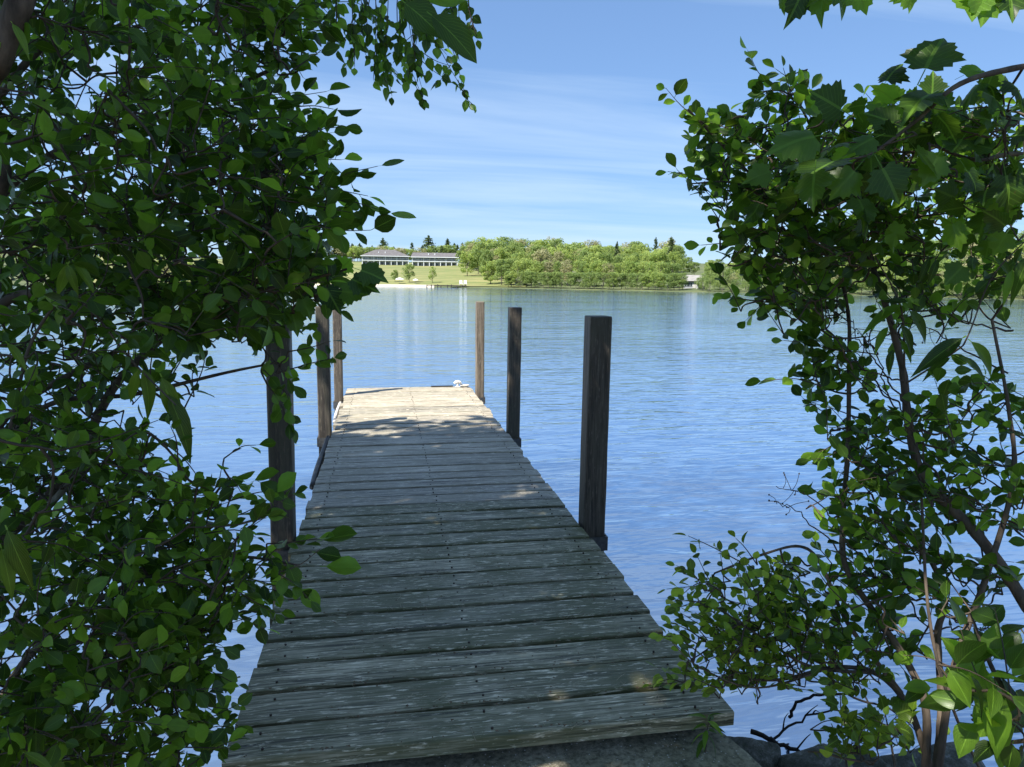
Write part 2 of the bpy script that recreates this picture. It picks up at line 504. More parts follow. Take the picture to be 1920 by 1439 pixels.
# mown lawn below the long buildings
def lawn_mat():
    m, t, b = newmat('lawn')
    tcn = t.nodes.new('ShaderNodeTexCoord')
    n = noise(t, mapping(t, tcn.outputs['Object'], (0.25, 0.7, 1), (0, 0, R(-25))).outputs[0], 0.35, 6, 0.6, 0.5)
    n2 = noise(t, tcn.outputs['Object'], 2.5, 4)
    rp = ramp(t, [(0.33, (0.085, 0.120, 0.028)), (0.5, (0.135, 0.150, 0.045)), (0.68, (0.22, 0.20, 0.080))], n.outputs['Fac'])
    c = mixc(t, 0.25, rp.outputs[0], n2.outputs['Color'], 'OVERLAY')
    t.links.new(c.outputs['Result'], b.inputs['Base Color']); b.inputs['Roughness'].default_value = 0.95
    return m
M['lawn'] = lawn_mat()
M['sand'] = plain('sand', (0.42, 0.375, 0.30), 0.95, 0.15, 1.5)
az_l0, az_l1 = az_of(120), az_of(985)
lawn = polar_sheet('lawn', np.linspace(az_l0, az_l1, 80), lambda a, t: d_shore(a) + wob(a) + 3.5 + t * (150 if a < az_of(880) else max(6.0, 150 * (az_l1 - a) / (az_l1 - az_of(880)))), 40, 0.12, M['lawn'])
lawn['label'] = 'sunlit mown lawn sloping down to the lake'
beach = polar_sheet('beach', np.linspace(az_of(560), az_of(815), 60), lambda a, t: d_shore(a) + wob(a) - 1.0 + t * 6.5, 8, 0.17, M['sand'])
beach['label'] = 'pale sand beach at the foot of the lawn'

# near bank
def bank_mat():
    m, t, b = newmat('bank_soil')
    tcn = t.nodes.new('ShaderNodeTexCoord')
    n = noise(t, tcn.outputs['Object'], 6, 8, 0.65)
    n2 = noise(t, tcn.outputs['Object'], 60, 4, 0.7)
    rp = ramp(t, [(0.3, (0.018, 0.014, 0.009)), (0.55, (0.050, 0.038, 0.024)), (0.75, (0.045, 0.055, 0.022))], n.outputs['Fac'])
    sp = ramp(t, [(0.62, (0, 0, 0)), (0.72, (1, 1, 1))], n2.outputs['Fac'])
    f = mathn(t, 'MULTIPLY', sp.outputs[0], 0.5)
    c = mixc(t, f.outputs[0], rp.outputs[0], (0.16, 0.11, 0.06))
    t.links.new(c.outputs['Result'], b.inputs['Base Color']); b.inputs['Roughness'].default_value = 0.95
    bump(t, b, n.outputs['Fac'], 0.8, 0.06)
    return m
M['bank'] = bank_mat()
def shore_y(x):
    """where the near bank meets the water"""
    return np.interp(x, [-60, -12, -5, -2.6, -1.75, -1.3, -1.0, 0.95, 1.15, 1.8, 2.6, 4, 12, 60], [-2, 0.5, 1.2, 1.3, 1.05, 0.7, 0.2, -0.6, -0.6, -0.35, 0.2, 0.6, 0.0, -3])  # left bank pushed out into the water, standing in for the thicket's dark reflection
gx = np.concatenate([np.linspace(-60, -6, 28), np.linspace(-5.8, 6, 119), np.linspace(6.4, 60, 28)])
gy = np.concatenate([np.linspace(-60, -6, 28), np.linspace(-5.8, 4, 100)])
V = []
for x in gx:
    for y in gy:
        s = float(shore_y(x)) - y + 0.12 * math.sin(x * 3.1 + y) + 0.07 * math.sin(x * 7.7)
        z = -0.9 + 0.9 / (1 + math.exp(-s * 3.0)) * 2 if s < 0 else 0.45 * (1 - math.exp(-s * 1.3)) + 0.02 * s
        if s < 0: z = max(-1.0, s * 0.65)
        z += 0.03 * math.sin(x * 5.3 + y * 2.1) * math.sin(y * 6.1 - x)
        V.append((x, y, z))
ny = len(gy)
Q = np.array([[i * ny + k, (i + 1) * ny + k, (i + 1) * ny + k + 1, i * ny + k + 1] for i in range(len(gx) - 1) for k in range(ny - 1)])
bank = add('bank_ground', mesh_np('bank_ground', np.array(V), Q, M['bank']))
tag(bank, 'dark soil bank at the near end of the dock', None, None, 'structure')

# ------------------------------------------------------------------ dock
dock = empty('dock', (0, 3.6, 0))
tag(dock, 'weathered grey plank dock with six square posts reaching into the lake', 'dock')
DOFF = np.array([0, 3.6, 0])
HW, LEN, NPL = 0.805, 7.33, 40
pitch = LEN / NPL
for i in range(NPL):
    y0 = i * pitch
    e0 = random.gauss(0, 0.010); e1 = random.gauss(0, 0.010)
    if i == 0: e0, e1 = 0.0, 0.02
    gap = random.uniform(0.017, 0.026)
    if 6 < i < 36 and random.random() < 0.2: gap += 0.006
    dz = random.gauss(0, 0.0018)
    ln = 2 * HW + e0 + e1
    ph = random.random() * 6
    # bevelled board, slightly cupped and not quite straight
    th, b = 0.052, 0.006
    wd = pitch - gap
    nx = 16
    V = []
    prof = [(-wd / 2, -th), (-wd / 2, -b), (-wd / 2 + b * 0.4, -b * 0.35), (-wd / 2 + b * 1.3, 0), (0, -0.0016), (wd / 2 - b * 1.3, 0), (wd / 2 - b * 0.4, -b * 0.35), (wd / 2, -b), (wd / 2, -th)]
    for k in range(nx + 1):
        x = -ln / 2 + ln * k / nx
        bow = 0.003 * math.sin(ph + x * 2.3) + 0.0012 * math.sin(ph * 3 + x * 9)
        wv = [random.gauss(0, 0.0011) for _ in prof]
        endd = 0.004 if k in (0, nx) else 0.0
        for j, (py_, pz_) in enumerate(prof):
            V.append((x, py_ + bow + wv[j] * (1 if j not in (3, 4, 5) else 0.5), pz_ - (endd if 1 < j < 7 else 0) + 0.001 * math.sin(ph + x * 1.7)))
    n = len(prof)
    Fc = [[k * n + j, (k + 1) * n + j, (k + 1) * n + (j + 1) % n, k * n + (j + 1) % n] for k in range(nx) for j in range(n)]
    Fc = [f[::-1] for f in Fc]
    Fc += [list(range(n)), list(reversed(range(nx * n, nx * n + n)))]
    me = mesh_np('plank', V, Fc, M['plank_moss'] if i < 13 + random.randint(-2, 2) else M['plank'], smooth=False)
    add('plank', me, dock, ((e1 - e0) / 2 - DOFF[0], y0 + pitch / 2 - DOFF[1], DECK + dz))
nl = MB()
for i in range(NPL):
    for x in (-0.70, 0.0, 0.70):
        for q in (0.27, 0.73):
            cx_, cy_ = x + random.gauss(0, 0.006), (i + q) * pitch + random.gauss(0, 0.005)
            b = len(nl.v); z = DECK + 0.0035
            nl.v += [(cx_ + 0.0042 * math.cos(a * 1.0472), cy_ + 0.0042 * math.sin(a * 1.0472), z) for a in range(6)] + [(cx_ + 0.0042 * math.cos(a * 1.0472), cy_ + 0.0042 * math.sin(a * 1.0472), z - 0.012) for a in range(6)]
            nl.f += [[b + a for a in range(6)]] + [[b + a, b + 6 + a, b + 6 + (a + 1) % 6, b + (a + 1) % 6] for a in range(6)]
M['rust'] = plain('rusty_nail', (0.035, 0.022, 0.016), 0.8, 0.3, 90)
tag(nl.build('nails', M['rust'], dock, tuple(-DOFF)), None, None, None, 'stuff')
# frame under the planks
for x in (-0.70, 0.0, 0.70):
    MB().box(x - 0.024, x + 0.024, 0.08, LEN - 0.04, DECK - 0.056 - 0.185, DECK - 0.0565).build('stringer', M['beam'], dock, tuple(-DOFF))
for y in (0.16, 1.9, 4.55, 6.9):
    MB().box(-0.728, 0.728, y - 0.02, y + 0.02 - 0.006, DECK - 0.27, DECK - 0.059).build('cross_beam', M['beam'], dock, tuple(-DOFF))

# posts: (side, photo point where the near inner edge meets the deck, photo row of the top, size, material, lean x, lean y)
POSTS = [(1, 1090, 985, 594, 0.132, 'post_dark', 0.004, 0.0), (1, 945, 809, 577, 0.115, 'post_dark', 0.004, 0.0), (1, 884, 735, 566, 0.104, 'post_pale', 0.0, 0.0),
         (-1, 553, 1006, 583, 0.125, 'post_dark', 0.012, 0.0), (-1, 623, 806, 575, 0.118, 'post_dark', 0.004, 0.0), (-1, 651, 742, 561, 0.104, 'post_pale', 0.004, 0.0)]
post_y = []
for (s, px, py, pt_, size, mt, lx, ly) in POSTS:
    p = hit_z(px, py, DECK)
    yb = p[1]
    post_y.append((s, yb, size))
    d = (np.array([s * (HW + 0.02), yb, DECK]) - CAMP) @ fw
    # height of the top
    a, b_ = 0.0, 3.0
    for _ in range(40):
        mid = (a + b_) / 2
        if project(np.array([s * (HW + 0.05), yb, mid]))[1] > pt_: a = mid
        else: b_ = mid
    top = a
    bot = -1.3
    # rounded square section, chamfered top
    sec = []
    c = 0.012
    h = size / 2
    for (ax, ay) in ((1, 1), (-1, 1), (-1, -1), (1, -1)):
        for k in range(3):
            t = k / 2 * math.pi / 2
            base = {(1, 1): 0, (-1, 1): math.pi / 2, (-1, -1): math.pi, (1, -1): 1.5 * math.pi}[(ax, ay)]
            sec.append((ax * (h - c) + c * math.cos(base + t), ay * (h - c) + c * math.sin(base + t)))
    zs = [bot] + list(np.linspace(DECK - 0.4, top - 0.012, 12)) + [top - 0.004, top]
    V = []; n = len(sec)
    for zi, z in enumerate(zs):
        k = 1.0 if zi < len(zs) - 2 else (0.985 if zi == len(zs) - 2 else 0.93)
        for (x, y) in sec:
            V.append((x * k + lx * (z - DECK) + random.gauss(0, 0.0006), y * k + ly * (z - DECK) + random.gauss(0, 0.0006), z - DECK))
    Fc = [[k * n + j, k * n + (j + 1) % n, (k + 1) * n + (j + 1) % n, (k + 1) * n + j] for k in range(len(zs) - 1) for j in range(n)]
    Fc += [list(range(len(V) - n, len(V))), list(reversed(range(n)))]
    me = mesh_np('post', V, Fc, M[mt], smooth=False)
    post = add('post', me, dock, (s * (HW + 0.018 + h) - DOFF[0], yb + h - DOFF[1], DECK))
    # bolted steel bracket just under the deck
    mb = MB()
    mb.box(-h - 0.012, h + 0.012, -h - 0.014, -h - 0.006, -0.16, -0.075)
    mb.box(-h - 0.012, h + 0.012, h + 0.006, h + 0.014, -0.16, -0.075)
    mb.box(h + 0.004, h + 0.012, -h - 0.006, h + 0.006, -0.16, -0.075) if s > 0 else mb.box(-h - 0.012, -h - 0.004, -h - 0.006, h + 0.006, -0.16, -0.075)
    if 'steel' not in M: M['steel'] = plain('dull_steel', (0.10, 0.10, 0.10), 0.5, 0.3, 40); M['steel'].node_tree.nodes['Principled BSDF'].inputs['Metallic'].default_value = 0.7
    mb.build('bracket', M['steel'], post)

# black rubber bumper along the left edge
M['rubber'] = plain('black_rubber', (0.012, 0.012, 0.013), 0.55)
pa = np.array([(-0.835, 3.05, DECK - 0.060), (-0.84, 3.5, DECK - 0.045), (-0.838, 4.1, DECK - 0.04), (-0.838, 4.60, DECK - 0.045)])
pp = smooth_path(pa, 6)
MB().tube(pp - DOFF, 0.022, 8).build('bumper', M['rubber'], dock, smooth=True)
pa2 = np.array([(-0.835, 5.35, DECK - 0.05), (-0.84, 5.8, DECK - 0.035), (-0.838, 6.45, DECK - 0.04)])
M['pale_rope'] = plain('pale_rope', (0.50, 0.47, 0.42), 0.8, 0.2, 60)
MB().tube(smooth_path(pa2, 6) - DOFF, 0.017, 8).build('edge_rope', M['pale_rope'], dock, smooth=True)
# cleat with a rope end at the far right corner
M['white_paint'] = plain('white_paint', (0.60, 0.60, 0.58), 0.5, 0.06, 5)
cl_ = MB()
cl_.box(0.60, 0.66, LEN - 0.10, LEN - 0.05, DECK, DECK + 0.012)
cl_.tube([(0.63, LEN - 0.075, DECK + 0.01), (0.63, LEN - 0.075, DECK + 0.055)], 0.016, 8)
cl_.tube([(0.58, LEN - 0.075, DECK + 0.05), (0.605, LEN - 0.075, DECK + 0.066), (0.63, LEN - 0.075, DECK + 0.07), (0.66, LEN - 0.075, DECK + 0.062), (0.68, LEN - 0.075, DECK + 0.045)], [0.012, 0.02, 0.024, 0.02, 0.012], 8)
cl_.v = [tuple(np.array(v) - DOFF) for v in cl_.v]
cl_.build('cleat', M['white_paint'], dock, smooth=False)
rp_ = []
for k in range(40):
    a = k * 0.55
    rp_.append((0.72 + (0.03 + 0.0009 * k) * math.cos(a), LEN - 0.085 + (0.025 + 0.0006 * k) * math.sin(a), DECK + 0.006 + 0.0006 * k))
MB().tube(np.array(rp_) - DOFF, 0.005, 5).build('rope_coil', M['pale_rope'], dock, smooth=True)
MB().box(0.28, 0.57, LEN - 0.045, LEN - 0.015, DECK + 0.002, DECK + 0.016).build('edge_strip', M['rubber'], dock, tuple(-DOFF), bevel=0.004)

# ------------------------------------------------------------------ concrete slab and shore stones
def concrete_mat():
    m, t, b = newmat('mossy_concrete')
    tcn = t.nodes.new('ShaderNodeTexCoord'); v = tcn.outputs['Object']
    n = noise(t, v, 5, 7, 0.65); n2 = noise(t, v, 55, 5, 0.7); vo = t.nodes.new('ShaderNodeTexVoronoi')
    vo.inputs['Scale'].default_value = 65; t.links.new(v, vo.inputs['Vector'])
    rp = ramp(t, [(0.3, (0.15, 0.14, 0.085)), (0.5, (0.34, 0.30, 0.20)), (0.7, (0.52, 0.46, 0.34))], n.outputs['Fac'])
    d = ramp(t, [(0.35, (0.35, 0.36, 0.33)), (0.6, (1, 1, 1))], n2.outputs['Fac'])
    c = mixc(t, 1.0, rp.outputs[0], d.outputs[0], 'MULTIPLY')
    pe = ramp(t, [(0.14, (1, 1, 1)), (0.2, (0, 0, 0))], vo.outputs['Distance'])
    cc = ramp(t, [(0.55, (0, 0, 0)), (0.6, (1, 1, 1))], vo.outputs['Color'])
    f = mathn(t, 'MULTIPLY', pe.outputs[0], cc.outputs[0])
    c2 = mixc(t, f.outputs[0], c.outputs['Result'], (0.75, 0.72, 0.66))
    t.links.new(c2.outputs['Result'], b.inputs['Base Color']); b.inputs['Roughness'].default_value = 0.92
    s = mathn(t, 'ADD', n2.outputs['Fac'], f.outputs[0])
    bump(t, b, s.outputs[0], 0.7, 0.012)
    return m
M['concrete'] = concrete_mat()
ZS = DECK - 0.115
c0 = hit_z(1362, 1378, ZS); c1 = hit_z(1432, 1439, ZS)
dirv = (c1 - c0)[:2]
c2_ = c0[:2] + dirv / dirv[1] * (-3.4 - c0[1])
c3_ = c0[:2] + dirv / dirv[1] * (0.22 - c0[1])
poly = [(c3_[0], 0.0 + 0.22), (-0.80, 0.24), (-0.95, -3.6), (min(c2_[0], 2.6), -3.4)]
nseg = 14
ring = []
for k in range(4):
    a = np.array(poly[k]); b_ = np.array(poly[(k + 1) % 4])
    for s in range(nseg):
        p = a + (b_ - a) * s / nseg
        ring.append(p + rng.normal(0, 0.012, 2))
ring = np.array(ring); cen = ring.mean(0)
V = []; n = len(ring)
for (k, z) in ((1.0, -0.5), (1.0, -0.035), (0.995, -0.008), (0.985, 0.0), (0.80, 0.0), (0.55, 0.002), (0.25, 0.003)):
    for p in ring:
        q = cen + (p - cen) * k
        V.append((q[0], q[1], ZS + z + (rng.normal(0, 0.003) if z > -0.4 else 0)))
V.append((cen[0], cen[1], ZS))
Fc = [[k * n + j, k * n + (j + 1) % n, (k + 1) * n + (j + 1) % n, (k + 1) * n + j] for k in range(6) for j in range(n)]
Fc += [[6 * n + j, 6 * n + (j + 1) % n, len(V) - 1] for j in range(n)]
slab = add('concrete_slab', mesh_np('concrete_slab', V, Fc, M['concrete'], smooth=False))
tag(slab, 'dark mossy concrete slab the near end of the dock rests on', 'slab')

def rock_mat():
    m, t, b = newmat('shore_rock')
    tcn = t.nodes.new('ShaderNodeTexCoord'); v = tcn.outputs['Object']
    n = noise(t, v, 16, 8, 0.75); n2 = noise(t, v, 75, 5, 0.75)
    rp = ramp(t, [(0.32, (0.05, 0.05, 0.038)), (0.52, (0.20, 0.19, 0.16)), (0.72, (0.50, 0.48, 0.44))], n.outputs['Fac'])
    mo = ramp(t, [(0.42, (0, 0, 0)), (0.6, (1, 1, 1))], n2.outputs['Fac'])
    f = mathn(t, 'MULTIPLY', mo.outputs[0], 0.6)
    c = mixc(t, f.outputs[0], rp.outputs[0], (0.05, 0.068, 0.028))
    t.links.new(c.outputs['Result'], b.inputs['Base Color']); b.inputs['Roughness'].default_value = 0.85
    bump(t, b, n.outputs['Fac'], 1.0, 0.05)
    return m
M['rock'] = rock_mat()
def rock(loc, size, label, seed, group='stones at the water edge beside the slab'):
    import bmesh
    bm = bmesh.new(); bmesh.ops.create_icosphere(bm, subdivisions=4, radius=1.0)
    rr = np.random.default_rng(seed)
    dirs = rr.normal(size=(15, 3)); dirs /= np.linalg.norm(dirs, axis=1)[:, None]; offs = rr.uniform(0.50, 0.92, 15)
    ph = rr.uniform(0, 6, 6)
    for v in bm.verts:
        c = np.array(v.co); k = 1.0
        for d_, o_ in zip(dirs, offs):
            q = c @ d_
            if q > o_: c = c - d_ * (q - o_) * 0.85
        w = 0.05 * math.sin(c[0] * 5 + ph[0]) * math.sin(c[1] * 6 + ph[1]) + 0.03 * math.sin(c[2] * 11 + ph[2]) * math.sin(c[0] * 13 + ph[3]) + 0.015 * math.sin(c[1] * 27 + ph[4]) * math.sin(c[2] * 23 + ph[5])
        c = c * (1 + w)
        v.co = Vector((c[0] * size[0], c[1] * size[1], c[2] * size[2]))
    me = bpy.data.meshes.new('shore_stone'); bm.to_mesh(me); bm.free()
    me.materials.append(M['rock']); me.polygons.foreach_set('use_smooth', np.ones(len(me.polygons), dtype=bool))
    o = add('shore_stone', me, None, loc); o.rotation_euler = (0, 0, rr.uniform(0, 6))
    tag(o, label, 'stone', group)
    return o
def rk(px, py, z, size, label, seed):
    p = hit_z(px, py, z)
    rock((p[0], p[1], z - size[2] * 0.55), size, label, seed)
rk(1408, 1405, 0.30, (0.12, 0.14, 0.16), 'pale topped wet stone wedged against the right side of the slab', 3)
rk(1530, 1440, 0.24, (0.20, 0.20, 0.22), 'large mossy boulder in the water right of the concrete slab', 5)
rk(1625, 1432, 0.14, (0.15, 0.14, 0.13), 'low mossy stone just right of the large boulder', 8)
rk(1480, 1470, 0.10, (0.12, 0.10, 0.12), 'small dark stone in the gap between slab and boulder', 9)
rk(1760, 1425, 0.10, (0.24, 0.20, 0.16), 'rounded dark stone at the foot of the upright shrub stems', 12)

# ------------------------------------------------------------------ far buildings
M['roof'] = plain('grey_shingle', (0.095, 0.09, 0.095), 0.9, 0.25, 1.2)
M['siding'] = plain('grey_siding', (0.36, 0.39, 0.43), 0.8, 0.06, 1.0)
M['trim'] = plain('white_trim', (0.62, 0.66, 0.70), 0.6, 0.04, 1.0)
M['glass'] = plain('dark_glass', (0.03, 0.04, 0.05), 0.08)
M['door'] = plain('grey_door', (0.20, 0.22, 0.25), 0.6)
M['housewhite'] = plain('house_white', (0.40, 0.395, 0.38), 0.7, 0.05, 1.0)
M['housegrey'] = plain('house_grey', (0.26, 0.27, 0.31), 0.8, 0.05, 1.0)
M['roof_light'] = plain('pale_shingle', (0.20, 0.195, 0.19), 0.9, 0.2, 1.2)

def far_base(px, py):
    """the point of the far ground the photo shows at (px, py)"""
    a = az_of(px)
    lo, hi = float(d_shore(a) + wob(a)), 700.0
    for _ in range(50):
        mid = (lo + hi) / 2
        x, y = polar(a, mid)
        if project(np.array([x, y, float(ground_h(a, mid))]))[1] > py: lo = mid
        else: hi = mid
    x, y = polar(a, lo)
    return np.array([x, y, float(ground_h(a, lo))]), lo

def lodge(px0, px1, py, hip, bays, label):
    """long two-storey lodge: veranda and balcony along the front"""
    pm, d = far_base((px0 + px1) / 2, py)
    width = (px1 - px0) / F * d * 1.0
    h1 = 8.7 / F * d; h2 = 8.3 / F * d; rf = (8.5 if not hip else 12.0) / F * d
    a = math.atan2(pm[0] - CAMP[0], pm[1] - CAMP[1])
    root = empty('lodge_building', tuple(pm), -a)
    tag(root, label, 'building')
    w = width / 2; dp = 8.0
    MB().box(-w, w, 1.6, 1.6 + dp, -2.0, h1 + h2).build('wall', M['siding'], root)
    slab_ = MB().box(-w - 0.1, w + 0.1, 0.0, 1.598, h1 - 0.12, h1 + 0.12).build('balcony', M['trim'], root)
    rail = MB()
    rail.box(-w, w, 0.03, 0.09, h1 + 0.95, h1 + 1.03)
    nb = bays * 10
    for k in range(nb + 1):
        x = -w + 0.02 + (2 * w - 0.04) * k / nb
        rail.box(x - 0.03, x + 0.03, 0.04, 0.08, h1 + 0.12, h1 + 0.95)
    rail.build('railing', M['trim'], slab_)
    MB().box(-w - 0.2, w + 0.2, -0.3, 1.6, -1.5, 0.05).build('terrace', M['sand'], root)
    for k in range(bays + 1):
        x = -w + 0.15 + (2 * w - 0.3) * k / bays
        MB().box(x - 0.13, x + 0.13, 0.10, 0.34, 0.05, h1 - 0.12).build('column', M['trim'], root)
        if k % 2 == 0 or k == bays:
            MB().box(x - 0.10, x + 0.10, 0.10, 0.30, h1 + 0.12, h1 + h2 - 0.02).build('column', M['trim'], root)
    for fl, (z0, z1) in enumerate(((0.10, h1 - 0.45), (h1 + 0.14, h1 + h2 - 0.35))):
        for k in range(bays):
            xa = -w + (2 * w) * k / bays; bw = 2 * w / bays
            wnd = MB().box(xa + bw * 0.10, xa + bw * 0.62, 1.52, 1.597, z0 + (0.0), z1).build('window', M['trim'], root)
            MB().box(xa + bw * 0.13, xa + bw * 0.35, 1.49, 1.518, z0 + 0.1, z1 - 0.08).build('pane', M['glass'], wnd)
            MB().box(xa + bw * 0.37, xa + bw * 0.59, 1.49, 1.518, z0 + 0.1, z1 - 0.08).build('pane', M['glass'], wnd)
            MB().box(xa + bw * 0.70, xa + bw * 0.93, 1.53, 1.597, z0, z1).build('door', M['door'], root)
    e = 0.5; zt = h1 + h2
    if hip:
        hx = w * 0.42
        V = [(-w - e, -0.4, zt), (w + e, -0.4, zt), (w + e, 2 + dp + e, zt), (-w - e, 2 + dp + e, zt), (-hx, 4.6, zt + rf), (hx, 4.6, zt + rf)]
        Fc = [[0, 1, 5, 4], [1, 2, 5], [2, 3, 4, 5], [3, 0, 4], [3, 2, 1, 0]]
    else:
        V = [(-w - e, -0.4, zt), (w + e, -0.4, zt), (w + e, 2 + dp + e, zt), (-w - e, 2 + dp + e, zt), (-w - e + 0.6, 4.6, zt + rf), (w + e - 0.6, 4.6, zt + rf)]
        Fc = [[0, 1, 5, 4], [1, 2, 5], [2, 3, 4, 5], [3, 0, 4], [3, 2, 1, 0]]
    rfo = add('roof', mesh_np('roof', V, Fc, M['roof'], smooth=False), root)
    MB().box(-w - e, w + e, -0.46, -0.402, zt - 0.22, zt + 0.03).build('fascia', M['trim'], rfo)
    for k in (0.36, 0.5):
        x = -w + 2 * w * k
        MB().box(x - 0.15, x + 0.15, 1.9, 2.2, zt + rf * 0.3, zt + rf * 0.3 + 0.9).build('vent_pipe', M['trim'], rfo)
    return root, d
lodge(775, 858, 500, False, 8, 'long grey two-storey lodge with white balcony, right one above the lawn')
lodge(684, 768, 498, True, 8, 'grey lodge with hipped roof, left one above the lawn, partly behind leaves')

def cottage(px, py, wpx, hpx, rpx, wall, roof, label, porch=True, back=0.0):
    pm, d = far_base(px, py)
    if back:
        a_ = az_of(px); d += back
        x, y = polar(a_, d); pm = np.array([x, y, float(ground_h(a_, d))])
    a = math.atan2(pm[0] - CAMP[0], pm[1] - CAMP[1])
    root = empty('cottage', tuple(pm), -a)
    tag(root, label, 'house')
    w = wpx / F * d / 2; h = hpx / F * d; rf = rpx / F * d
    MB().box(-w, w, 0, 6, -1, h).build('wall', wall, root)
    V = [(-w - 0.4, -0.5, h), (w + 0.4, -0.5, h), (w + 0.4, 6.5, h), (-w - 0.4, 6.5, h), (-w - 0.4, 3, h + rf), (w + 0.4, 3, h + rf)]
    add('roof', mesh_np('roof', V, [[0, 1, 5, 4], [1, 2, 5], [2, 3, 4, 5], [3, 0, 4], [3, 2, 1, 0]], roof, smooth=False), root)
    for k in (-0.62, -0.2):
        wd_ = MB().box(w * k - 0.55, w * k + 0.55, -0.06, -0.003, h * 0.28, h * 0.78).build('window', M['trim'], root)
        MB().box(w * k - 0.45, w * k - 0.03, -0.09, -0.062, h * 0.32, h * 0.74).build('pane', M['glass'], wd_)
        MB().box(w * k + 0.03, w * k + 0.45, -0.09, -0.062, h * 0.32, h * 0.74).build('pane', M['glass'], wd_)
    if porch:
        MB().box(w * 0.15, w * 0.55, -0.09, -0.003, 0.05, h * 0.75).build('garage_door', M['housewhite'], root)
        pr_ = MB().box(w * 0.6, w * 1.5, -2.2, 0.0, h * 0.72, h * 0.80).build('porch_roof', M['housewhite'], root)
        for x in (w * 0.64, w * 1.45):
            MB().box(x - 0.08, x + 0.08, -2.1, -1.94, -0.6, h * 0.72 - 0.002).build('porch_post', M['housewhite'], root)
    return root
cottage(1288, 541, 27, 13, 11, M['housegrey'], M['roof_light'], 'small grey house with white garage door among the shore trees', True)
cottage(972, 537, 14, 9, 5, M['housewhite'], M['roof_light'], 'little white shed in a gap of the shore trees below the lawn', False)
cottage(1100, 533, 60, 12, 7, M['housewhite'], M['roof_light'], 'low white house half hidden behind the middle of the shore wood', False, 10)
cottage(1383, 506, 36, 10, 12, M['housegrey'], M['roof'], 'grey roofed house up the slope behind the right hand trees', False)

# beach umbrellas, bench, small pier with two white chairs
def beach_umbrella(px, py, wpx, hpx, label):
    pm, d = far_base(px, py)
    root = empty('beach_umbrella', tuple(pm))
    tag(root, label, 'umbrella', 'white umbrellas on the beach')
    r_ = wpx / F * d / 2; h = hpx / F * d
    MB().tube([(0, 0, -0.2), (0, 0, h)], 0.04, 6).build('pole', M['trim'], root)
    V = [(0, 0, h + 0.12)]; n = 12
    for ring_, (k, z) in enumerate(((0.4, 0.02), (0.75, -0.28), (1.0, -0.75))):
        for j in range(n):
            s = 1.0 if j % 2 == 0 else 0.95
            V.append((r_ * k * s * math.cos(j * 2 * math.pi / n), r_ * k * s * math.sin(j * 2 * math.pi / n), h + z * h * 0.32))
    Fc = [[0, 1 + j, 1 + (j + 1) % n] for j in range(n)]
    for q in range(2):
        Fc += [[1 + q * n + j, 1 + (q + 1) * n + j, 1 + (q + 1) * n + (j + 1) % n, 1 + q * n + (j + 1) % n] for j in range(n)]
    add('canopy', mesh_np('canopy', V, Fc, M['white_paint']), root)
beach_umbrella(752, 533, 17, 11, 'wide white umbrella on the sand left of the small shore tree')
beach_umbrella(781, 533, 11, 9, 'smaller white umbrella on the sand right of the small shore tree')

a_p = az_of(838); d_p = float(d_shore(a_p) + wob(a_p))
xp, yp = polar(a_p, d_p - 1.5)
pier = empty('small_pier', (xp, yp, 0), -math.radians(a_p))
tag(pier, 'low dark timber pier along the far shore below the lawn', 'pier')
lw = 72 / F * d_p / 2
M['darkwood'] = plain('dark_timber', (0.05, 0.045, 0.04), 0.9, 0.3, 3)
MB().box(-lw, lw, -0.8, 0.8, 0.42, 0.55).build('deck', M['darkwood'], pier)
for k in range(9):
    x = -lw + 2 * lw * k / 8 + 0.2 * math.sin(k * 3.7)
    MB().tube([(x, -0.84, -0.8), (x, -0.84, 0.56 + 0.08 * (k % 3))], 0.11, 7).build('piling', M['darkwood'], pier)
def lawn_chair(px, label):
    a_ = az_of(px); 
    x, y = polar(a_, d_p - 1.6)
    root = empty('white_chair', (x, y, 0.55), -math.radians(a_))
    tag(root, label, 'chair', 'white chairs on the small pier')
    MB().box(-0.32, 0.32, -0.3, 0.3, 0.32, 0.38).build('seat', M['white_paint'], root)
    add('backrest', mesh_np('backrest', [(-0.32, 0.25, 0.3), (0.32, 0.25, 0.3), (0.30, 0.62, 1.15), (-0.30, 0.62, 1.15), (-0.32, 0.31, 0.3), (0.32, 0.31, 0.3), (0.30, 0.68, 1.15), (-0.30, 0.68, 1.15)], [[0, 1, 2, 3], [7, 6, 5, 4], [0, 4, 5, 1], [1, 5, 6, 2], [2, 6, 7, 3], [3, 7, 4, 0]], M['white_paint'], smooth=False), root)
    for sx in (-1, 1):
        MB().box(sx * 0.36 - 0.05, sx * 0.36 + 0.05, -0.35, 0.35, 0.52, 0.57).build('armrest', M['white_paint'], root)
        MB().box(sx * 0.36 - 0.04, sx * 0.36 + 0.04, -0.33, -0.24, 0.002, 0.52).build('leg', M['white_paint'], root)
        MB().box(sx * 0.36 - 0.04, sx * 0.36 + 0.04, 0.22, 0.31, 0.002, 0.52).build('leg', M['white_paint'], root)
lawn_chair(864, 'left one of two white chairs on the small far pier')
lawn_chair(872, 'right one of two white chairs on the small far pier')

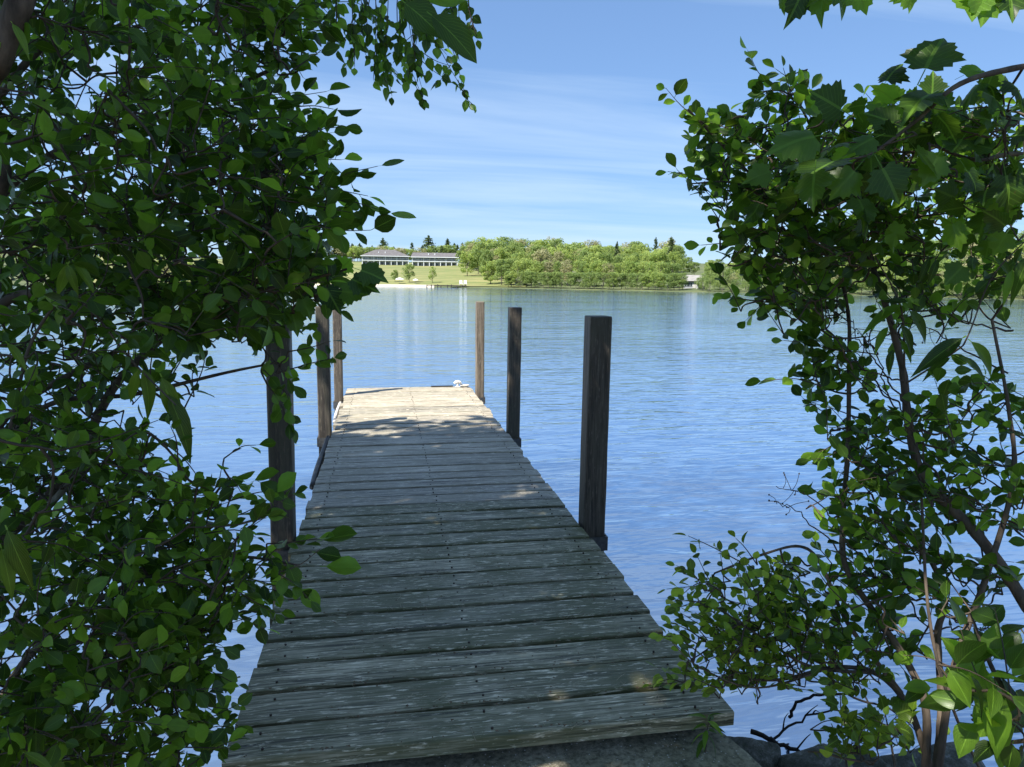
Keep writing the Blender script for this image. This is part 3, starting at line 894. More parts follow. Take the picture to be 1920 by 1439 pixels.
# ------------------------------------------------------------------ far trees
def crown_mat(name, a, b_, tr, tf=0.3):
    m, t, b = newmat(name)
    oi = t.nodes.new('ShaderNodeObjectInfo'); ge = t.nodes.new('ShaderNodeNewGeometry')
    ro = ramp(t, [(0.0, a), (1.0, b_)], oi.outputs['Random'])
    rl = ramp(t, [(0.0, (0.62, 0.66, 0.6)), (1.0, (1.35, 1.3, 1.3))], ge.outputs['Random Per Island'])
    c = mixc(t, 1.0, ro.outputs[0], rl.outputs[0], 'MULTIPLY')
    t.links.new(c.outputs['Result'], b.inputs['Base Color'])
    b.inputs['Roughness'].default_value = 0.6; b.inputs['Specular IOR Level'].default_value = 0.25
    tl = t.nodes.new('ShaderNodeBsdfTranslucent'); tl.inputs['Color'].default_value = (*tr, 1)
    ms = t.nodes.new('ShaderNodeMixShader'); ms.inputs[0].default_value = tf
    t.links.new(b.outputs[0], ms.inputs[1]); t.links.new(tl.outputs[0], ms.inputs[2])
    t.links.new(ms.outputs[0], t.nodes['Material Output'].inputs['Surface'])
    return m
M['crown_yellow'] = crown_mat('crown_yellowgreen', (0.145, 0.225, 0.058), (0.205, 0.28, 0.088), (0.56, 0.64, 0.17), 0.45)
M['crown_green'] = crown_mat('crown_green', (0.095, 0.150, 0.048), (0.150, 0.210, 0.072), (0.44, 0.55, 0.15), 0.42)
M['crown_olive'] = crown_mat('crown_olive', (0.20, 0.215, 0.11), (0.28, 0.27, 0.16), (0.50, 0.50, 0.22), 0.40)
M['crown_pine'] = crown_mat('crown_pine', (0.045, 0.075, 0.034), (0.080, 0.115, 0.050), (0.16, 0.24, 0.08), 0.22)
M['trunk_far'] = plain('trunk_far', (0.10, 0.085, 0.07), 0.9, 0.3, 2)

def leaf_cards(C, N, size, rr):
    """n little bent leaf sprays (two triangles each) at centres C facing N"""
    n = len(C)
    A = np.cross(N, rr.normal(size=(n, 3))); A /= np.maximum(np.linalg.norm(A, axis=1, keepdims=True), 1e-6)
    B = np.cross(N, A)
    s = size * rr.uniform(0.6, 1.3, n)[:, None]
    e = s * rr.uniform(0.55, 0.9, n)[:, None]
    v0 = C - A * s * 0.5; v1 = C + B * e * 0.5 + N * s * 0.12; v2 = C + A * s * 0.5; v3 = C - B * e * 0.5 + N * s * 0.12
    V = np.stack([v0, v3, v2, v1], axis=1).reshape(-1, 3)
    Fq = np.arange(4 * n).reshape(n, 4)
    return V, Fq
def decid_proto(seed, mat, slim=1.0, n=2600, low=0.12, gappy=0.0):
    """crown in a unit-high tree (height 1, trunk at 0)"""
    rr = np.random.default_rng(seed)
    nb = rr.integers(22, 32)
    P = []; Nn = []
    cents = []
    for k in range(nb):
        t = rr.uniform(low + 0.1, 0.93)
        rad = 0.34 * slim * math.sqrt(max(0.02, 1 - ((t - 0.55) / 0.52) ** 2))
        ang = rr.uniform(0, 2 * math.pi); rr_ = rad * math.sqrt(rr.uniform(0.15, 1))
        cents.append((rr_ * math.cos(ang), rr_ * math.sin(ang), t, rr.uniform(0.07, 0.14)))
    cents.append((0, 0, 0.9, 0.10)); cents.append((0, 0, 0.6, 0.2))
    per = n // len(cents)
    for (x, y, z, s) in cents:
        d = rr.normal(size=(per, 3)); d /= np.linalg.norm(d, axis=1, keepdims=True)
        q = s * rr.uniform(0.55, 1.08, per)[:, None] ** 0.7
        p = np.array([x, y, z]) + d * q * np.array([1.15, 1.15, 0.85])
        keep = p[:, 2] > low * 0.6
        P.append(p[keep]); Nn.append(d[keep] * 0.8 + rr.normal(0, 0.5, d[keep].shape) + np.array([0, 0, 0.35]))
    P = np.vstack(P); Nn = np.vstack(Nn); Nn /= np.linalg.norm(Nn, axis=1, keepdims=True)
    Vv, Fq = leaf_cards(P, Nn, 0.048, rr)
    crown = mesh_np('crown', Vv, Fq, M[mat], smooth=False)
    tb = Tubes()
    tb.add(smooth_path([(0, 0, -0.08), (0.01, 0, 0.2), (-0.005, 0.01, 0.5), (0.0, 0, 0.85)], 3), np.linspace(0.020, 0.004, 10), 6)
    for k in range(7):
        x, y, z, s = cents[k]
        tb.add(smooth_path([(0, 0, max(0.15, z - 0.28)), (x * 0.5, y * 0.5, z - 0.1), (x, y, z)], 3), np.linspace(0.009, 0.002, 7), 4)
    return crown, tb.mesh('trunk', M['trunk_far'])
def pine_proto(seed, n=2200, slim=1.0):
    rr = np.random.default_rng(seed)
    P = []; Nn = []
    tb = Tubes()
    tb.add(smooth_path([(0, 0, -0.08), (0.0, 0, 0.5), (0.004, 0, 1.0)], 4), np.linspace(0.018, 0.002, 9), 6)
    lev = 15
    for k in range(lev):
        t = 0.18 + 0.80 * k / lev
        rad = slim * 0.27 * (1 - t) ** 0.75 * rr.uniform(0.75, 1.2) + 0.02
        m = rr.integers(4, 7)
        for j in range(m):
            a = rr.uniform(0, 2 * math.pi); L = rad * rr.uniform(0.6, 1.15)
            tip = np.array([L * math.cos(a), L * math.sin(a), t + L * rr.uniform(-0.05, 0.25)])
            tb.add(np.array([[0, 0, t], tip * [0.5, 0.5, 1] + [0, 0, -0.01], tip]), np.array([0.005, 0.003, 0.001]), 3)
            c = int(n / lev / m)
            s = rr.uniform(0.25, 1.05, c)[:, None]
            p = np.array([0, 0, t]) + (tip - [0, 0, t]) * s + rr.normal(0, 0.018, (c, 3)) * [1.2, 1.2, 0.6]
            P.append(p); Nn.append(rr.normal(0, 0.6, (c, 3)) + [0, 0, 0.8])
    P.append(np.array([0, 0, 0.97]) + rr.normal(0, 0.012, (40, 3)) * [1, 1, 2]); Nn.append(rr.normal(0, 1, (40, 3)))
    P = np.vstack(P); Nn = np.vstack(Nn); Nn /= np.linalg.norm(Nn, axis=1, keepdims=True)
    Vv, Fq = leaf_cards(P, Nn, 0.040, rr)
    return mesh_np('crown', Vv, Fq, M['crown_pine'], smooth=False), tb.mesh('trunk', M['trunk_far'])
PROTO = {'yellow': [decid_proto(s, 'crown_yellow') for s in (1, 2, 3)] , 'green': [decid_proto(s, 'crown_green') for s in (4, 5, 6)],
         'olive': [decid_proto(s, 'crown_olive', 0.85, 2000) for s in (7, 8)], 'pine': [pine_proto(s, slim=sl_) for s, sl_ in ((9, 1.0), (10, 1.25), (11, 0.8))],
         'bush': [decid_proto(s, 'crown_green', 1.5, 1600, 0.0) for s in (12, 13)], 'pale': [decid_proto(s, 'crown_yellow', 0.8, 1300, 0.2) for s in (14, 15)]}
TL = {'yellow': ('broadleaf_tree', 'rounded yellow-green broadleaf tree', 'yellow-green trees'),
      'green': ('broadleaf_tree', 'full mid-green broadleaf tree', 'green trees'),
      'olive': ('broadleaf_tree', 'dull olive slender tree', 'olive trees'),
      'pine': ('pine_tree', 'dark pine with a ragged pointed top', 'pines'),
      'bush': ('shore_bush', 'dark green bush', 'bushes'),
      'pale': ('broadleaf_tree', 'pale thin young tree', 'pale young trees')}
ntree = 0
def place_tree(kind, az, d, ztop, wide=1.0, label=None, where=None, bury=0.0):
    global ntree
    g0 = float(ground_h(az, d)) - bury
    h = ztop - g0
    if h < 0.8: return
    x, y = polar(az, d)
    nm, lb, gr = TL[kind]
    root = empty(nm, (x, y, g0), random.uniform(0, 6.28))
    tag(root, label or (lb + ' ' + where), 'bush' if kind == 'bush' else 'tree', None if label else (gr + ' ' + where))
    cr, tk = PROTO[kind][random.randrange(len(PROTO[kind]))]
    s = (h * wide, h * wide, h)
    c = add('crown', cr, root); c.scale = s
    k = add('trunk', tk, root); k.scale = s
    ntree += 1
def ztop_for(px, py, d):
    return CAMP[2] + (hor_y(px) - py) / F * d * 1.0
SKY_X = [-300, 0, 300, 640, 690, 720, 745, 765, 800, 830, 850, 870, 885, 905, 950, 1000, 1050, 1100, 1150, 1200, 1240, 1256, 1266, 1290, 1320, 1360, 1400, 1460, 1560, 1680, 1800, 1920, 2200]
SKY_Y = [450, 455, 458, 464, 465, 462, 466, 468, 464, 462, 462, 460, 455, 448, 447, 449, 452, 455, 457, 457, 453, 456, 474, 480, 484, 484, 482, 480, 476, 468, 460, 456, 452]
# background row along the ridge (also behind the lodges), then the slope, then the shore
def rowtrees(px0, px1, step, back, frac, kinds, where, jit=0.35, wide=(0.9, 1.2), lo=0.86):
    px = px0
    while px < px1:
        p = px + random.uniform(-jit, jit) * step
        a = az_of(p)
        ds = float(d_shore(a) + wob(a))
        d = ds + back + random.uniform(-6, 6) * min(1, back / 20)
        top_py = np.interp(p, SKY_X, SKY_Y)
        hy = hor_y(p)
        y = hy - (hy - top_py) * frac * random.uniform(lo, 1.05)
        k = random.choices(list(kinds), list(kinds.values()))[0]
        if k == 'pine': y -= random.uniform(0, 5)
        place_tree(k, a, d, ztop_for(p, y, d), random.uniform(*wide) * (0.8 if k == 'pine' else 1.0), None, where)
        px += step * random.uniform(0.8, 1.25)
mixk = {'yellow': 4, 'green': 5, 'olive': 2.2, 'pine': 0.7, 'pale': 1}
# behind the lodges
rowtrees(-20, 600, 40, 190, 1.0, {'green': 4, 'pine': 4, 'olive': 2, 'yellow': 1}, 'on the ridge at the far left', wide=(1.1, 1.5))
rowtrees(600, 890, 10, 188, 1.0, {'green': 5, 'pine': 3, 'olive': 2, 'yellow': 1}, 'on the ridge behind the lodges', wide=(1.2, 1.6), lo=0.92)
rowtrees(610, 880, 19, 205, 1.03, {'green': 3, 'pine': 4, 'olive': 1}, 'on the skyline above the lodges', wide=(1.1, 1.5))
# the wood on the right of the lawn
rowtrees(885, 1262, 11.7, 75, 1.0, {'green': 3, 'pine': 1.4, 'yellow': 4, 'olive': 2}, 'on the skyline of the middle wood', wide=(0.68, 0.95))
rowtrees(880, 1262, 13.3, 48, 0.90, mixk, 'high on the slope of the middle wood', wide=(0.7, 1.0))
rowtrees(905, 1258, 14.8, 26, 0.74, {'yellow': 5, 'green': 3, 'olive': 3, 'pale': 1}, 'halfway down the middle wood', wide=(0.68, 0.95))
rowtrees(940, 1258, 13.3, 10, 0.52, {'yellow': 4, 'green': 3, 'olive': 2, 'pale': 3}, 'low on the slope of the middle wood', wide=(0.68, 0.95))
rowtrees(950, 1268, 10.1, 2.5, 0.22, {'bush': 3, 'green': 2, 'yellow': 1}, 'at the waterline of the middle wood', wide=(0.8, 1.2))
# right of the house, to the edge of the frame
rowtrees(1262, 1950, 27.3, 90, 1.0, {'green': 4, 'pine': 1.6, 'yellow': 2, 'olive': 2}, 'on the skyline right of the grey house', wide=(1.0, 1.35))
rowtrees(1266, 1950, 25.9, 55, 0.80, mixk, 'high on the slope right of the grey house', wide=(1.0, 1.35))
rowtrees(1312, 1950, 25.9, 26, 0.60, mixk, 'halfway down the right hand slope', wide=(1.0, 1.35))
rowtrees(1318, 1950, 21.9, 6, 0.38, {'yellow': 3, 'green': 4, 'olive': 2, 'bush': 2}, 'low on the right hand shore', wide=(1.0, 1.35))
rowtrees(1322, 1950, 19.1, 1.5, 0.14, {'bush': 4, 'green': 1}, 'at the right hand waterline', wide=(1.0, 1.4))
# far left shore, mostly behind the near leaves
rowtrees(-20, 560, 44, 60, 0.72, mixk, 'on the slope at the far left', wide=(1.0, 1.3))
rowtrees(-20, 480, 40, 14, 0.40, {'yellow': 4, 'green': 3, 'olive': 2}, 'at the shore at the far left', wide=(1.0, 1.3))
# single trees that stand apart
def single(kind, px, py_base, py_top, wide, label):
    pm, d = far_base(px, py_base)
    place_tree(kind, az_of(px), d, ztop_for(px, py_top, d), wide, label)
single('green', 769, 531, 496, 0.85, 'small leafy tree on the beach between the two white umbrellas')
single('pale', 812, 532, 500, 0.75, 'thin young tree at the lawn edge above the small pier')
single('green', 743, 530, 506, 0.8, 'faint low tree on the lawn left of the beach tree')
single('yellow', 919, 534, 490, 1.1, 'broad light green tree standing alone at the right foot of the lawn')
single('pine', 884, 506, 462, 1.3, 'dark evergreen at the wood edge just right of the lodge')
single('green', 872, 505, 462, 1.0, 'grey-green tree touching the right end of the lodge')
single('green', 900, 509, 475, 1.0, 'rounded tree at the upper right corner of the lawn')
single('pine', 805, 486, 446, 1.35, 'tall broad evergreen rising behind the middle of the right lodge')
single('pine', 840, 486, 451, 1.0, 'narrow evergreen behind the right end of the right lodge')
single('pine', 722, 484, 451, 1.2, 'evergreen rising behind the hipped lodge roof')
single('pine', 1247, 522, 450, 0.95, 'tall open pine at the right end of the middle wood')
single('green', 1272, 544, 512, 0.8, 'small leafy tree standing before the left end of the grey house')
single('bush', 1308, 545, 520, 1.0, 'low bush at the water covering the porch of the grey house')
single('bush', 1345, 545, 500, 0.9, 'dense dark green shore tree just right of the grey house')
#NEAR#
# ------------------------------------------------------------------ near leaves
def leaf_proto(shape, wid, fold, curl, seg=5, pet=0.14):
    """leaf of length 1 along +y, normal +z, petiole from the origin; triangles with a uv"""
    V = []; UV = []; T = []
    # petiole: thin strip
    V += [(-0.010, 0, 0), (0.010, 0, 0), (0.010, pet, 0.004), (-0.010, pet, 0.004)]
    UV += [(0, 0.3)] * 4
    T += [(0, 1, 2), (0, 2, 3)]
    b = len(V)
    for k in range(seg + 1):
        t = k / seg
        w = wid * shape(t)
        y = pet + t * (1 - pet)
        z = -curl * t * t
        V += [(-w, y, z + fold * w), (0, y, z), (w, y, z + fold * w)]
        UV += [(-1, t), (0, t), (1, t)]
    for k in range(seg):
        i = b + 3 * k
        for s in (0, 1):
            a, c, d, e = i + s, i + s + 1, i + s + 4, i + s + 3
            if k == 0: T += [(a, d, e)] if True else []
            elif k == seg - 1: T += [(a, c, d)] if s == 0 else [(a, c, e)]
            else: T += [(a, c, d), (a, d, e)]
    return np.array(V, float), np.array(T), np.array(UV, float)
ell = lambda t: max(0.0, math.sin(math.pi * t ** 0.92)) ** 0.72
obov = lambda t: max(0.0, math.sin(math.pi * t ** 1.25)) ** 0.75
ovate = lambda t: max(0.0, math.sin(math.pi * t ** 0.68)) ** 1.05
lance = lambda t: max(0.0, math.sin(math.pi * t ** 0.75)) ** 1.1
def maple_proto(droop, fold):
    hr = [(0.05, 0.0), (0.20, -0.07), (0.33, -0.03), (0.30, 0.06), (0.45, 0.10), (0.42, 0.20), (0.62, 0.34), (0.52, 0.38), (0.53, 0.47), (0.44, 0.49), (0.35, 0.52), (0.37, 0.63), (0.30, 0.68), (0.29, 0.78), (0.14, 0.78), (0.08, 0.90), (0.0, 1.04)]
    out = hr + [(-x * 0.97, y * 1.01) for x, y in reversed(hr[:-1])]
    pet = 0.32
    V = [(-0.008, 0, 0), (0.008, 0, 0), (0.008, pet, 0.0), (-0.008, pet, 0.0)]
    UV = [(0, 0.3)] * 4; T = [(0, 1, 2), (0, 2, 3)]
    b = len(V)
    def zf(x, y): return fold * abs(x) * 0.8 - droop * ((x * x) * 1.1 + max(0, y - 0.4) ** 2)
    V.append((0, pet + 0.33 * 0.75, 0.0)); UV.append((0, 0.4))
    for (x, y) in out:
        V.append((x * 0.75, pet + y * 0.75, zf(x, y))); UV.append((x, y * 0.9))
    n = len(out)
    for j in range(n): T.append((b, b + 1 + j, b + 1 + (j + 1) % n))
    return np.array(V, float), np.array(T), np.array(UV, float)
LEAF = {'ell': [leaf_proto(ell, 0.27, 0.25, 0.10), leaf_proto(ell, 0.24, 0.40, 0.22), leaf_proto(ell, 0.30, 0.12, -0.05), leaf_proto(obov, 0.26, 0.3, 0.12)],
        'obov': [leaf_proto(obov, 0.29, 0.25, 0.12), leaf_proto(obov, 0.26, 0.40, 0.02), leaf_proto(ell, 0.30, 0.2, 0.15)],
        'ovate': [leaf_proto(ovate, 0.31, 0.2, 0.12), leaf_proto(ovate, 0.28, 0.35, 0.2)],
        'lance': [leaf_proto(lance, 0.115, 0.5, 0.30, 7, 0.07), leaf_proto(lance, 0.13, 0.35, 0.45, 7, 0.07)],
        'maple': [maple_proto(0.35, 0.25), maple_proto(0.8, 0.5), maple_proto(0.1, 0.2), maple_proto(0.6, -0.1)],
        'big': [leaf_proto(ovate, 0.27, 0.25, 0.2, 6, 0.10), leaf_proto(ell, 0.25, 0.35, 0.3, 6, 0.10)],
        'simple': [leaf_proto(ell, 0.30, 0.2, 0.1, 3, 0.05)]}
def unit(v):
    v = np.asarray(v, float); return v / max(np.linalg.norm(v), 1e-9)
class Plant:
    def __init__(s, name, label, cat, loc, mat, group=None, seed=1, limit=300):
        s.loc = np.array(loc, float); s.root = empty(name, tuple(loc)); tag(s.root, label, cat, group)
        s.nodes = []; s.tw = Tubes(); s.leaves = []; s.mat = mat; s.rr = np.random.default_rng(seed); s.limit = limit
        s.stemmat = M['twig']
    def stem(s, P, r0, r1, name='stem', mat='bark', n=7, per=7, wob_=0.0):
        """P world points"""
        Q = smooth_path(P, per, 0.0)
        if wob_: Q[1:-1] += s.rr.normal(0, wob_, Q[1:-1].shape)
        rad = np.linspace(r0, r1, len(Q)) * (1 + s.rr.normal(0, 0.05, len(Q)))
        V, q = tube_np(Q - s.loc, rad, n)
        add(name, mesh_np(name, V, q, M[mat]), s.root)
        s.nodes += list(Q[1:])
        return Q
    def limb(s, pts, r0, r1, **k):
        return s.stem([W(*p) for p in pts], r0, r1, **k)
    def twig(s, P, r0, r1, n=4):
        Q = smooth_path(P, 4)
        s.tw.add(Q - s.loc, np.linspace(r0, r1, len(Q)), n)
        return Q
    def leaf(s, base, d, n, L, kind):
        d = unit(d); n = n - d * (n @ d); n = unit(n)
        x = np.cross(d, n)
        pr = s.rr.integers(len(LEAF[kind]))
        A = np.column_stack([x, d, n]) * L
        A[:, 0] *= s.rr.uniform(0.88, 1.12)
        s.leaves.append((kind, int(pr), A, np.array(base)))
    def hero(s, b, t, d0, kind, d1=None, toward=0.5, wide=1.0):
        """one leaf seen from photo point b (stalk) to t (tip)"""
        B = W(b[0], b[1], d0); T = W(t[0], t[1], d1 or d0)
        v = T - B
        n = unit(CAMP - B) * toward + np.array([0, 0, 0.6]) + s.rr.normal(0, 0.2, 3)
        s.leaf(B, v, n, np.linalg.norm(v) / (1.0 if kind != 'maple' else 1.08), kind)
    def shoot(s, B, T, nl, L, kind, face=0.5, droop=0.15, spread=1.0, rad=0.0022):
        v = T - B; ln = np.linalg.norm(v)
        mid = (B + T) / 2 + s.rr.normal(0, 0.07 * ln, 3) + np.array([0, 0, 0.05 * ln])
        Q = s.twig([B, mid, T], rad, 0.0009)
        seg = len(Q) - 1
        view = unit((B + T) / 2 - CAMP)
        side0 = unit(np.cross(v, s.rr.normal(0, 1, 3)))
        for k in range(nl):
            t = 0.12 + 0.88 * (k + s.rr.uniform(-0.2, 0.2)) / max(1, nl - 1)
            t = min(max(t, 0), 1)
            f = t * seg; i = min(int(f), seg - 1)
            p = Q[i] + (Q[i + 1] - Q[i]) * (f - i)
            tv = unit(Q[i + 1] - Q[i])
            sd = unit(side0 - tv * (side0 @ tv)) * (1 if k % 2 else -1)
            if k == nl - 1: dd = tv + s.rr.normal(0, 0.2, 3)
            else: dd = tv * s.rr.uniform(0.35, 0.9) + sd * spread * s.rr.uniform(0.5, 1.1) + s.rr.normal(0, 0.28, 3) + np.array([0, 0, -droop])
            nn = np.array([0, 0, 0.55]) + view * face * s.rr.choice([1, 1, -1]) + s.rr.normal(0, 0.45, 3)
            s.leaf(p, dd, nn, L * s.rr.uniform(0.62, 1.15), kind)
    def hshoot(s, b, t, d0, nl, L, kind, d1=None, **k):
        B = W(b[0], b[1], d0); T = W(t[0], t[1], d1 or d0)
        s.connect(B); s.shoot(B, T, nl, L, kind, **k)
    def connect(s, B, r=0.0032):
        if not s.nodes: s.nodes.append(B); return
        N = np.array(s.nodes); dd = np.linalg.norm(N - B, axis=1); i = int(dd.argmin())
        if dd[i] < 0.01: return
        A = N[i]; ln = dd[i]
        m1 = A + (B - A) * 0.35 + s.rr.normal(0, 0.09 * ln, 3); m2 = A + (B - A) * 0.7 + s.rr.normal(0, 0.08 * ln, 3) - np.array([0, 0, 0.03 * ln])
        Q = s.twig([A, m1, m2, B], min(r + 0.004 * ln, 0.007), r * 0.7)
        s.nodes += list(Q[3::3]) + [B]
    def blob(s, cx, cy, rx, ry, d0, d1, n, L, kind, nl=(5, 9), sl=(0.10, 0.24), flow=(0.6, 0.0, 0.2), **k):
        """n shoots whose middles lie in an ellipse of the photo, d0..d1 metres away; flow = right, away, up"""
        C = []
        for _ in range(n):
            a = s.rr.uniform(0, 2 * math.pi); q = math.sqrt(s.rr.uniform(0, 1))
            C.append(W(cx + rx * q * math.cos(a), cy + ry * q * math.sin(a), s.rr.uniform(d0, d1)))
        s.points(C, L, kind, nl, sl, flow, **k)
    def points(s, C, L, kind, nl, sl, flow, **k):
        C = np.array(C)
        N = np.array(s.nodes) if s.nodes else C[:1]
        order = np.argsort([np.linalg.norm(N - c, axis=1).min() for c in C])
        for i in order:
            c = C[i]
            d = unit(r0 * flow[0] + np.array([math.sin(YAW), math.cos(YAW), 0]) * flow[1] + np.array([0, 0, flow[2]]) + s.rr.normal(0, 0.45, 3))
            ln = s.rr.uniform(*sl)
            B = c - d * ln / 2; T = c + d * ln / 2
            s.connect(B); s.shoot(B, T, int(s.rr.integers(nl[0], nl[1] + 1)), L, kind, **k)
    def finish(s, twname='twigs'):
        me = s.tw.mesh(twname, s.stemmat)
        if me: tag(add(twname, me, s.root), None, None, None, 'stuff')
        # the leaves that show largest become parts of their own, the rest one mass
        sc_ = []
        for (kind, pr, A, p) in s.leaves:
            c = p + A[:, 1] * 0.55
            x, y, z = project(c)
            if z < 0.3 or not (-20 < x < 1940 and -20 < y < 1459): sc_.append(-1.0); continue
            L = np.linalg.norm(A[:, 1]); nn = unit(A[:, 2]); f = abs(nn @ unit(c - CAMP))
            sc_.append(L / z * (0.35 + f))
        sc_ = np.array(sc_)
        order = np.argsort(-sc_)
        single = [i for i in order[:s.limit] if sc_[i] > 0]
        ss = set(int(i) for i in single)
        mats = {}
        for i in single:
            kind, pr, A, p = s.leaves[i]
            key = (kind, pr, s.mat)
            if key not in LMESH:
                V, T, U = LEAF[kind][pr]
                LMESH[key] = mesh_np('leaf', V, T, M[s.mat], U)
            q = p - s.loc
            add('leaf', LMESH[key], s.root, mat=Matrix([list(A[r]) + [q[r]] for r in range(3)] + [[0, 0, 0, 1]]))
        groups = {}
        for i, (kind, pr, A, p) in enumerate(s.leaves):
            if i in ss: continue
            groups.setdefault((kind, pr), []).append((A, p))
        VV = []; TT = []; UU = []; n = 0
        for (kind, pr), lst in groups.items():
            V, T, U = LEAF[kind][pr]
            A = np.array([a for a, _ in lst]); P = np.array([p for _, p in lst]) - s.loc
            X = np.einsum('nij,vj->nvi', A, V) + P[:, None, :]
            k, nv = len(lst), len(V)
            VV.append(X.reshape(-1, 3)); UU.append(np.tile(U, (k, 1)))
            TT.append((T[None] + (np.arange(k) * nv)[:, None, None]).reshape(-1, 3) + n); n += k * nv
        if VV:
            o = add('foliage', mesh_np('foliage', np.vstack(VV), np.vstack(TT), M[s.mat], np.vstack(UU)), s.root)
            tag(o, None, None, None, 'stuff')
LMESH = {}

# ---- tall shade tree on the left bank: its crown hangs over the dock's near half, above the frame
shade = Plant('shade_tree', 'big leafy tree on the left bank, brown limb at the upper left corner', 'tree', (-3.1, -0.9, 0.3), 'leaf_mid', seed=21)
shade.stem([(-3.1, -0.9, 0.2), (-3.05, -0.8, 1.6), (-2.9, -0.6, 3.2), (-3.1, -0.2, 5.2), (-3.3, 0.2, 7.6)], 0.17, 0.05, 'trunk', n=10)
for pts, a, b_ in (([(-2.95, -0.65, 2.8), (-2.6, 0.4, 4.2), (-2.4, 1.8, 5.2), (-2.3, 3.0, 5.8)], 0.07, 0.02), ([(-3.0, -0.4, 4.2), (-3.8, 0.8, 5.4), (-4.2, 2.4, 6.4)], 0.06, 0.02),
                   ([(-3.1, -0.2, 5.0), (-2.2, -0.8, 6.0), (-1.3, -1.2, 6.6)], 0.05, 0.015), ([(-3.1, -0.3, 4.7), (-4.6, -1.0, 5.9), (-5.8, -1.4, 6.8)], 0.05, 0.015),
                   ([(-2.95, -0.6, 3.1), (-3.2, -2.0, 4.4), (-3.3, -3.4, 5.2)], 0.05, 0.015), ([(-3.25, 0.1, 7.0), (-2.6, 1.2, 8.0), (-2.2, 2.0, 8.6)], 0.03, 0.01)):
    shade.stem(pts, a, b_, 'limb')
shade.stem([np.array((-2.9, -0.6, 3.15)), W(-140, -30, 2.0), W(-40, 130, 1.75), W(15, 60, 1.7), W(60, -60, 1.7), W(90, -190, 1.8)], 0.045, 0.022, 'limb')
shade.stem([W(-40, 130, 1.75), W(-25, 260, 1.8), W(5, 330, 1.8), W(-30, 420, 1.85)], 0.028, 0.015, 'limb')
C = []
while len(C) < 760:
    q = shade.rr.uniform(-1, 1, 3); r_ = np.linalg.norm(q)
    if r_ > 1 or r_ < 0.25: continue
    p = np.array([-3.55, 0.35, 6.5]) + q * np.array([3.3, 3.9, 2.5])
    if len(C) > 620: p = np.array([-3.2, -1.7, 6.0]) + q * np.array([3.4, 2.2, 2.0])
    if p[1] + 0.37 * (p[2] - DECK) > 5.15 + shade.rr.normal(0, 0.22): continue
    # ragged lower edge, and nothing inside the picture
    x, y, z = project(p)
    if z > 0.3 and -60 < x < 1980 and y > -90: continue
    C.append(p)
sd3 = np.array([sv[0], sv[1], sv[2]])
for k in range(760):  # extra crown sprays set along sun rays, added to shade the deck
    q = np.array([shade.rr.uniform(-0.9, 1.3), shade.rr.uniform(-0.4, 1.4) if k < 240 else shade.rr.uniform(0.8, 4.4), DECK])
    p = q + sd3 * (shade.rr.uniform(4.6, 7.4) - DECK) / sd3[2]
    x, y, z = project(p)
    if not (z > 0.3 and -60 < x < 1980 and y > -90): C.append(p)
for k in range(110):  # more sprays added the same way, to shade two right posts
    q = np.array([0.87 + shade.rr.normal(0, 0.12), (2.1 if k % 2 else 4.75) + shade.rr.normal(0, 0.12), DECK + shade.rr.uniform(0, 1.35)])
    p = q + sd3 * (shade.rr.uniform(4.6, 7.4) - q[2]) / sd3[2]
    x, y, z = project(p)
    if not (z > 0.3 and -60 < x < 1980 and y > -90): C.append(p)
shade.points(C, 0.205, 'simple', (7, 10), (0.25, 0.5), (0.2, 0.3, 0.1), rad=0.004)
shade.finish()

# ---- left thicket: an upper tree-like shrub and a lower one
ls = Plant('leafy_thicket', 'dense dark green leafy thicket filling the upper left of the view', 'shrub', (-1.9, 0.1, 0.35), 'leaf_dark', seed=31)
base = np.array([-1.9, 0.1, 0.3])
ls.stem([base, W(-120, 1150, 2.3), W(60, 960, 2.35), W(150, 860, 2.4), W(190, 765, 2.4), W(245, 690, 2.4), W(340, 610, 2.45), W(440, 555, 2.4), W(560, 480, 2.3)], 0.026, 0.006, 'stem')
ls.stem([base, W(-160, 1000, 2.2), W(-60, 700, 2.2), W(20, 560, 2.2), W(180, 562, 2.2), W(350, 560, 2.25), W(470, 520, 2.3)], 0.024, 0.006, 'stem')
ls.stem([base, W(-200, 900, 2.4), W(-100, 520, 2.5), W(40, 330, 2.5), W(200, 250, 2.5), W(380, 190, 2.5), W(510, 130, 2.4)], 0.026, 0.006, 'stem')
ls.stem([W(-100, 520, 2.5), W(80, 420, 2.4), W(300, 370, 2.3), W(480, 330, 2.2), W(600, 360, 2.1)], 0.014, 0.004, 'stem')
ls.stem([W(-60, 560, 2.5), W(-30, 250, 2.3), W(90, 80, 2.3), W(260, -20, 2.3), W(420, -60, 2.3)], 0.016, 0.006, 'stem')
UPL = [(120, 110, 230, 190, 1.7, 3.1, 105), (400, 80, 190, 130, 1.9, 3.1, 75), (200, 330, 270, 170, 1.6, 3.0, 120), (430, 290, 160, 150, 1.8, 2.8, 75),
       (525, 425, 100, 95, 1.9, 2.6, 34), (330, 480, 310, 100, 1.7, 3.0, 95), (550, 505, 70, 42, 1.8, 2.4, 14), (60, 520, 130, 120, 1.6, 2.8, 36),
       (150, 610, 190, 80, 1.7, 2.8, 36), (370, 585, 170, 50, 1.8, 2.6, 28), (520, 60, 50, 60, 2.0, 2.6, 10), (550, 300, 60, 80, 1.9, 2.4, 16)]
for (cx, cy, rx, ry, d0, d1, n) in UPL:
    ls.blob(cx, cy, rx, ry, d0, d1, int(n * 1.15), 0.066, 'ell')
